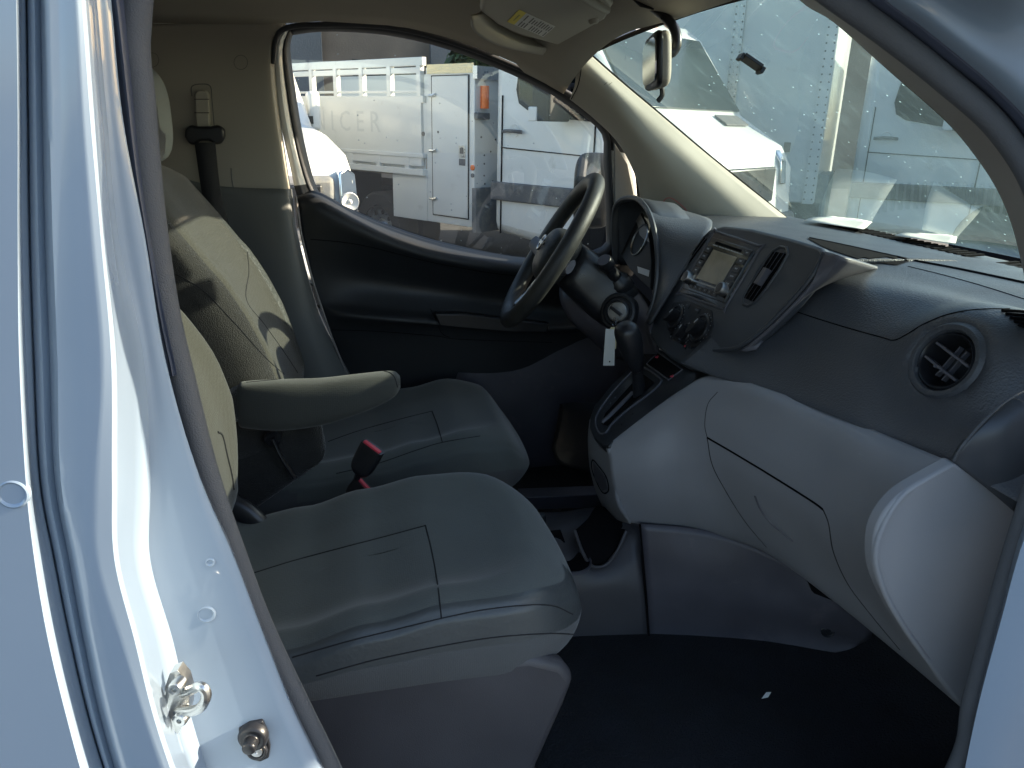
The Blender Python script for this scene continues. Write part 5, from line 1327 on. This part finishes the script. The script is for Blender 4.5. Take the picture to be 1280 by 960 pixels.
mb = MB(); mb.box((-2.6, 1.05, .93), (3.9, 2.0, .06)); mb.build('bed_floor', 'wood', t1)
mb = MB(); mb.box((-2.6, 2.04, 1.44), (3.9, .04, .96)); mb.build('far_side', 'white_body', t1)
MB().box((-.32, 1.05, 1.17), (.60, 2.02, 1.32)).build('tool_cabinet', 'white_body', t1, bevel=.006)
MB().box((-.31, .034, 1.815), (.57, .006, .075)).build('tread_plate', 'plate', t1)
mb = MB(); mb.box((-.31, .032, 1.17), (.44, .012, 1.17)); cdoor = mb.build('cabinet_door', 'white_body', t1, bevel=.004)
mb = MB()
for (x, z, w, h) in ((-.31, 1.762, .46, .005), (-.31, .578, .46, .005), (-.538, 1.17, .005, 1.18), (-.083, 1.17, .005, 1.18)): mb.box((x, .035, z), (w, .008, h))
mb.build('door_gap', 'gap', t1)
for z in (.72, 1.14, 1.60):
    mb = MB(); mb.sweep([V((-.555, .018, z)), V((-.50, .014, z)), V((-.475, .020, z+.01))], .013, seg=8); mb.build('hinge', 'zinc', cdoor)
mb = MB(); mb.box((-.15, .022, 1.15), (.075, .012, .10), None, 0); mb.box((-.15, .015, 1.155), (.04, .01, .05), None, 1); mb.box((-.15, .022, 1.06), (.07, .012, .055), None, 1); mb.build('latch', ['zinc', 'grey_band'], cdoor, bevel=.003)
for (x, y, r_, s) in ((-.035, 1.02, .024, 'amber'), (-.035, .955, .018, 'grey_band')):
    MB().lathe((x, .035, y), (0, -1, 0), [(r_, -.004), (r_, .006), (r_*.6, .010), (0, .010)], 20).build('marker_light', s, t1)
mb = MB(); mb.lathe((-.62, .004, 1.28), (0, -1, 0), [(.02, 0), (.02, .006), (0, .006)], 16); mb.lathe((-.45, .025, 1.30), (0, -1, 0), [(.01, 0), (.01, .004), (0, .004)], 12); mb.build('bolt', 'grey_band', t1)
# front face of the cabinet (x = 0 plane)
MB().box((-.012, .53, .66), (.05, 1.0, .38)).build('splash_guard', 'dirty_grey', t1)
MB().box((-.008, .30, 1.78), (.05, .54, .10)).build('front_cap', 'satin', t1)
mb = MB(); mb.sweep([V((-.0, .14, 1.50)), V((.0, .14, 1.68))], .038, seg=14); mb.build('marker_light', 'amber', t1, smooth=True)
mb = MB(); mb.box((0, .11, 1.44), (.05, .15, .055)); mb.build('plate_lamp', 'grey_band', t1, bevel=.008)
mb = MB()
for (y, z) in ((.16, 1.12), (.16, 1.05), (.16, .95), (.24, 1.15), (.27, .9), (.17, .88), (.12, 1.27), (.30, 1.25)): mb.lathe((-.018, y, z), (1, 0, 0), [(.008, 0), (.008, .004), (0, .004)], 8)
mb.build('rivet', 'grey_band', t1)
wheel(t1, -1.40, .20, .36, .24); wheel(t1, -1.40, .50, .36, .24)
mb = MB(); mb.box((-1.95, .9, .62), (3.2, .6, .22)); mb.build('chassis', 'black_matte', t1)
MB().box((-1.86, .26, .70), (.02, .5, .42)).build('mud_flap', 'tyre', t1)
MB().box((-.86, .05, .73), (.48, .03, .44)).build('underbody_box', 'white_body', t1, bevel=.004)
# --- farther truck with a plain riveted box body
d_ = V((math.sin(R(33.6)), math.cos(R(33.6)), 0))
A2 = d_*8.2; A2.z = 0; u2 = V((.80, -.60, 0))
t2 = empty('box_truck', A2, 'white riveted box truck parked farther off, seen through the windscreen', 'truck', 'white work trucks in the yard', math.atan2(u2.y, u2.x))
cab(t2)
MB().box((-1.45, 1.05, 1.72), (2.7, 2.1, 2.05)).build('box_body', 'white_body', t2, bevel=.02)
for k in range(4):
    x = -.16-.85*k
    mb = MB(); mb.box((x, -.012, 1.72), (.10, .02, 2.05), None, 0)
    for q in range(30):
        for dx in (-.035, .035): mb.lathe((x+dx, -.022, .74+.067*q), (0, -1, 0), [(.009, 0), (.007, .004), (0, .004)], 6, 1)
    mb.build('riveted_post', ['satin' if k % 2 else 'white_body', 'grey_band'], t2)
MB().box((-1.4, .3, .62), (2.7, .5, .16)).build('chassis', 'black_matte', t2)
MB().lathe((-.42, -.004, .95), (0, -1, 0), [(.035, 0), (.035, .01), (0, .014)], 18).build('marker_light', 'amber', t2)
MB().box((-.42, -.006, 1.22), (.06, .012, .09)).build('latch', 'grey_band', t2)
wheel(t2, -2.0, .2, .40, .26)
mb = MB(); mb.box((-.3, .4, .75), (.6, .7, .45)); mb.build('battery_box', 'dirty_grey', t2, bevel=.01)

# --- white van nose at the left of the driver window
sx0 = P(352, 215, Y=5.0)
suv = empty('parked_pickup', (sx0.x, 5.15, 0), 'white pickup facing the camera, its clear headlight at the driver window edge', 'pickup', None, R(14))
cs = [(y, z) for y, z in ((-.05, .42), (-.10, .60), (-.12, .86), (-.08, 1.10), (.10, 1.22), (.5, 1.30), (1.1, 1.36), (1.15, 1.40), (1.9, 1.9), (3.4, 1.92), (4.2, 1.4), (4.3, .5), (.5, .40))]
mb = MB(); mb.prism([V((-.92, y, z)) for y, z in cs], V((1.36, 0, 0))); mb.build('body', 'white_body', suv, bevel=.10)
MB().box((-.14, -.12, .86), (.86, .08, .40)).build('grille', 'dirty_grey', suv, bevel=.05)
MB().box((-.14, -.165, .88), (.68, .03, .26)).build('grille_mesh', 'black_plastic', suv, bevel=.04)
mb = MB(); mb.prism([V((.31, -.18, .78)), V((.40, -.15, .78)), V((.465, -.02, .84)), V((.46, .02, 1.06)), V((.38, -.13, 1.10)), V((.31, -.16, 1.08))], V((0, .12, 0))); hd = mb.build('headlight', 'chrome', suv, bevel=.015)
MB().lathe((.37, -.17, .90), (0, -1, 0), [(.06, 0), (.055, .015), (.02, .0), (0, .02)], 20).build('headlight_bulb', 'label_white', hd)
MB().box((-.25, -.12, .52), (1.30, .16, .22)).build('bumper', 'white_body', suv, bevel=.05)
MB().box((.52, 1.5, 1.45), (.10, .12, .30)).build('side_mirror', 'white_body', suv, bevel=.03)
MB().box((.40, 1.45, 1.38), (.2, .06, .06)).build('mirror_arm', 'black_plastic', suv)
wheel(suv, .40, .8, .36, .22, 1); 

# --- building and trees behind
bl = empty('building', (-2, 17, 0), 'brown stucco building with blue-grey pilasters behind the trucks', 'building')
MB().box((-2, .5, 4), (34, 1, 8)).build('wall', 'stucco', bl)
for k in range(9):
    MB().box((-14.4+3.1*k, -.10, 4), (.95, .25, 8)).build('pilaster', 'stucco_blue', bl)
for k in range(8):
    MB().box((-12.7+3.1*k, -.02, 1.7), (1.3, .08, 1.6)).build('window', 'dark_glass', bl)
def tree(loc, h, cr_, lab, seed, mm='leaf', n=5200):
    rnd = random.Random(seed); t = empty('broadleaf_tree', loc, lab, 'tree', 'trees by the building')
    mb = MB(); mb.sweep([V((0, 0, 0)), V((.1, 0, h*.3)), V((0, .1, h*.55)), V((.1, 0, h*.8))], lambda u: .16*(1-.8*u), n=4, seg=10)
    cl = []
    for k in range(9):
        a = rnd.uniform(0, 6.28); r_ = rnd.uniform(.3, .9)*cr_; z = h*rnd.uniform(.5, .95)
        e = V((math.cos(a)*r_, math.sin(a)*r_, z)); cl.append((e, rnd.uniform(.45, .75)*cr_*.8))
        mb.sweep([V((0, 0, h*.4)), V((e.x*.5, e.y*.5, h*.55)), e], lambda u: .07*(1-.7*u), n=3, seg=6)
    mb.build('trunk', 'bark', t)
    vs = []; fs = []; mi = []
    for i in range(n):
        c, r_ = cl[rnd.randrange(len(cl))]
        d = V((rnd.gauss(0, 1), rnd.gauss(0, 1), rnd.gauss(0, .8))).normalized()*r_*rnd.random()**.4
        p = c+d; a = V((rnd.gauss(0, 1), rnd.gauss(0, 1), rnd.gauss(0, 1))).normalized(); b = a.orthogonal().normalized(); s = rnd.uniform(.05, .12)
        o = len(vs); vs += [p-a*s, p+b*s*.5, p+a*s, p-b*s*.5]; fs.append((o, o+1, o+2, o+3)); mi.append(rnd.random() < .4)
    mesh('crown', vs, fs, [mm, 'leaf_dark'], t, mi=[int(q) for q in mi], smooth=False)
tree((2.6, 12.6, 0), 3.3, .85, 'green leafy tree showing above the truck cabinet', 3)
tree((9.5, 16, 0), 5.5, 2.2, 'dense dark tree behind the box truck', 9, 'leaf_dark', 6000)

# ================================================================== LIGHT
SUN_EL, SUN_AZ = 22.5, -1.5       # azimuth: degrees from the van's forward axis towards the driver side
w = bpy.data.worlds.new('World'); SC.world = w; w.use_nodes = True
nt = w.node_tree; bg = nt.nodes['Background']
sky = nt.nodes.new('ShaderNodeTexSky'); sky.sky_type = 'NISHITA'; sky.sun_disc = False
sky.sun_elevation = R(SUN_EL); sky.sun_rotation = R(90-SUN_AZ)
sky.air_density = 1.0; sky.dust_density = 1.5; sky.ozone_density = 1.2
nt.links.new(sky.outputs[0], bg.inputs[0]); bg.inputs[1].default_value = .13
sd = bpy.data.lights.new('sun', 'SUN'); sd.energy = 5.0; sd.angle = R(.53); sd.color = (1, .85, .64)
so = bpy.data.objects.new('sun', sd); COL.objects.link(so)
dirv = V((math.cos(R(SUN_EL))*math.cos(R(SUN_AZ)), math.cos(R(SUN_EL))*math.sin(R(SUN_AZ)), math.sin(R(SUN_EL))))
so.rotation_euler = dirv.to_track_quat('Z', 'Y').to_euler(); so.location = (20, 0, 20)
SC.view_settings.view_transform = 'Standard'; SC.view_settings.look = 'None'; SC.view_settings.gamma = 1
SC.view_settings.exposure = 1.75
SC.cycles.max_bounces = 10; SC.cycles.transparent_max_bounces = 12; SC.cycles.diffuse_bounces = 5
SC.cycles.sample_clamp_indirect = 6
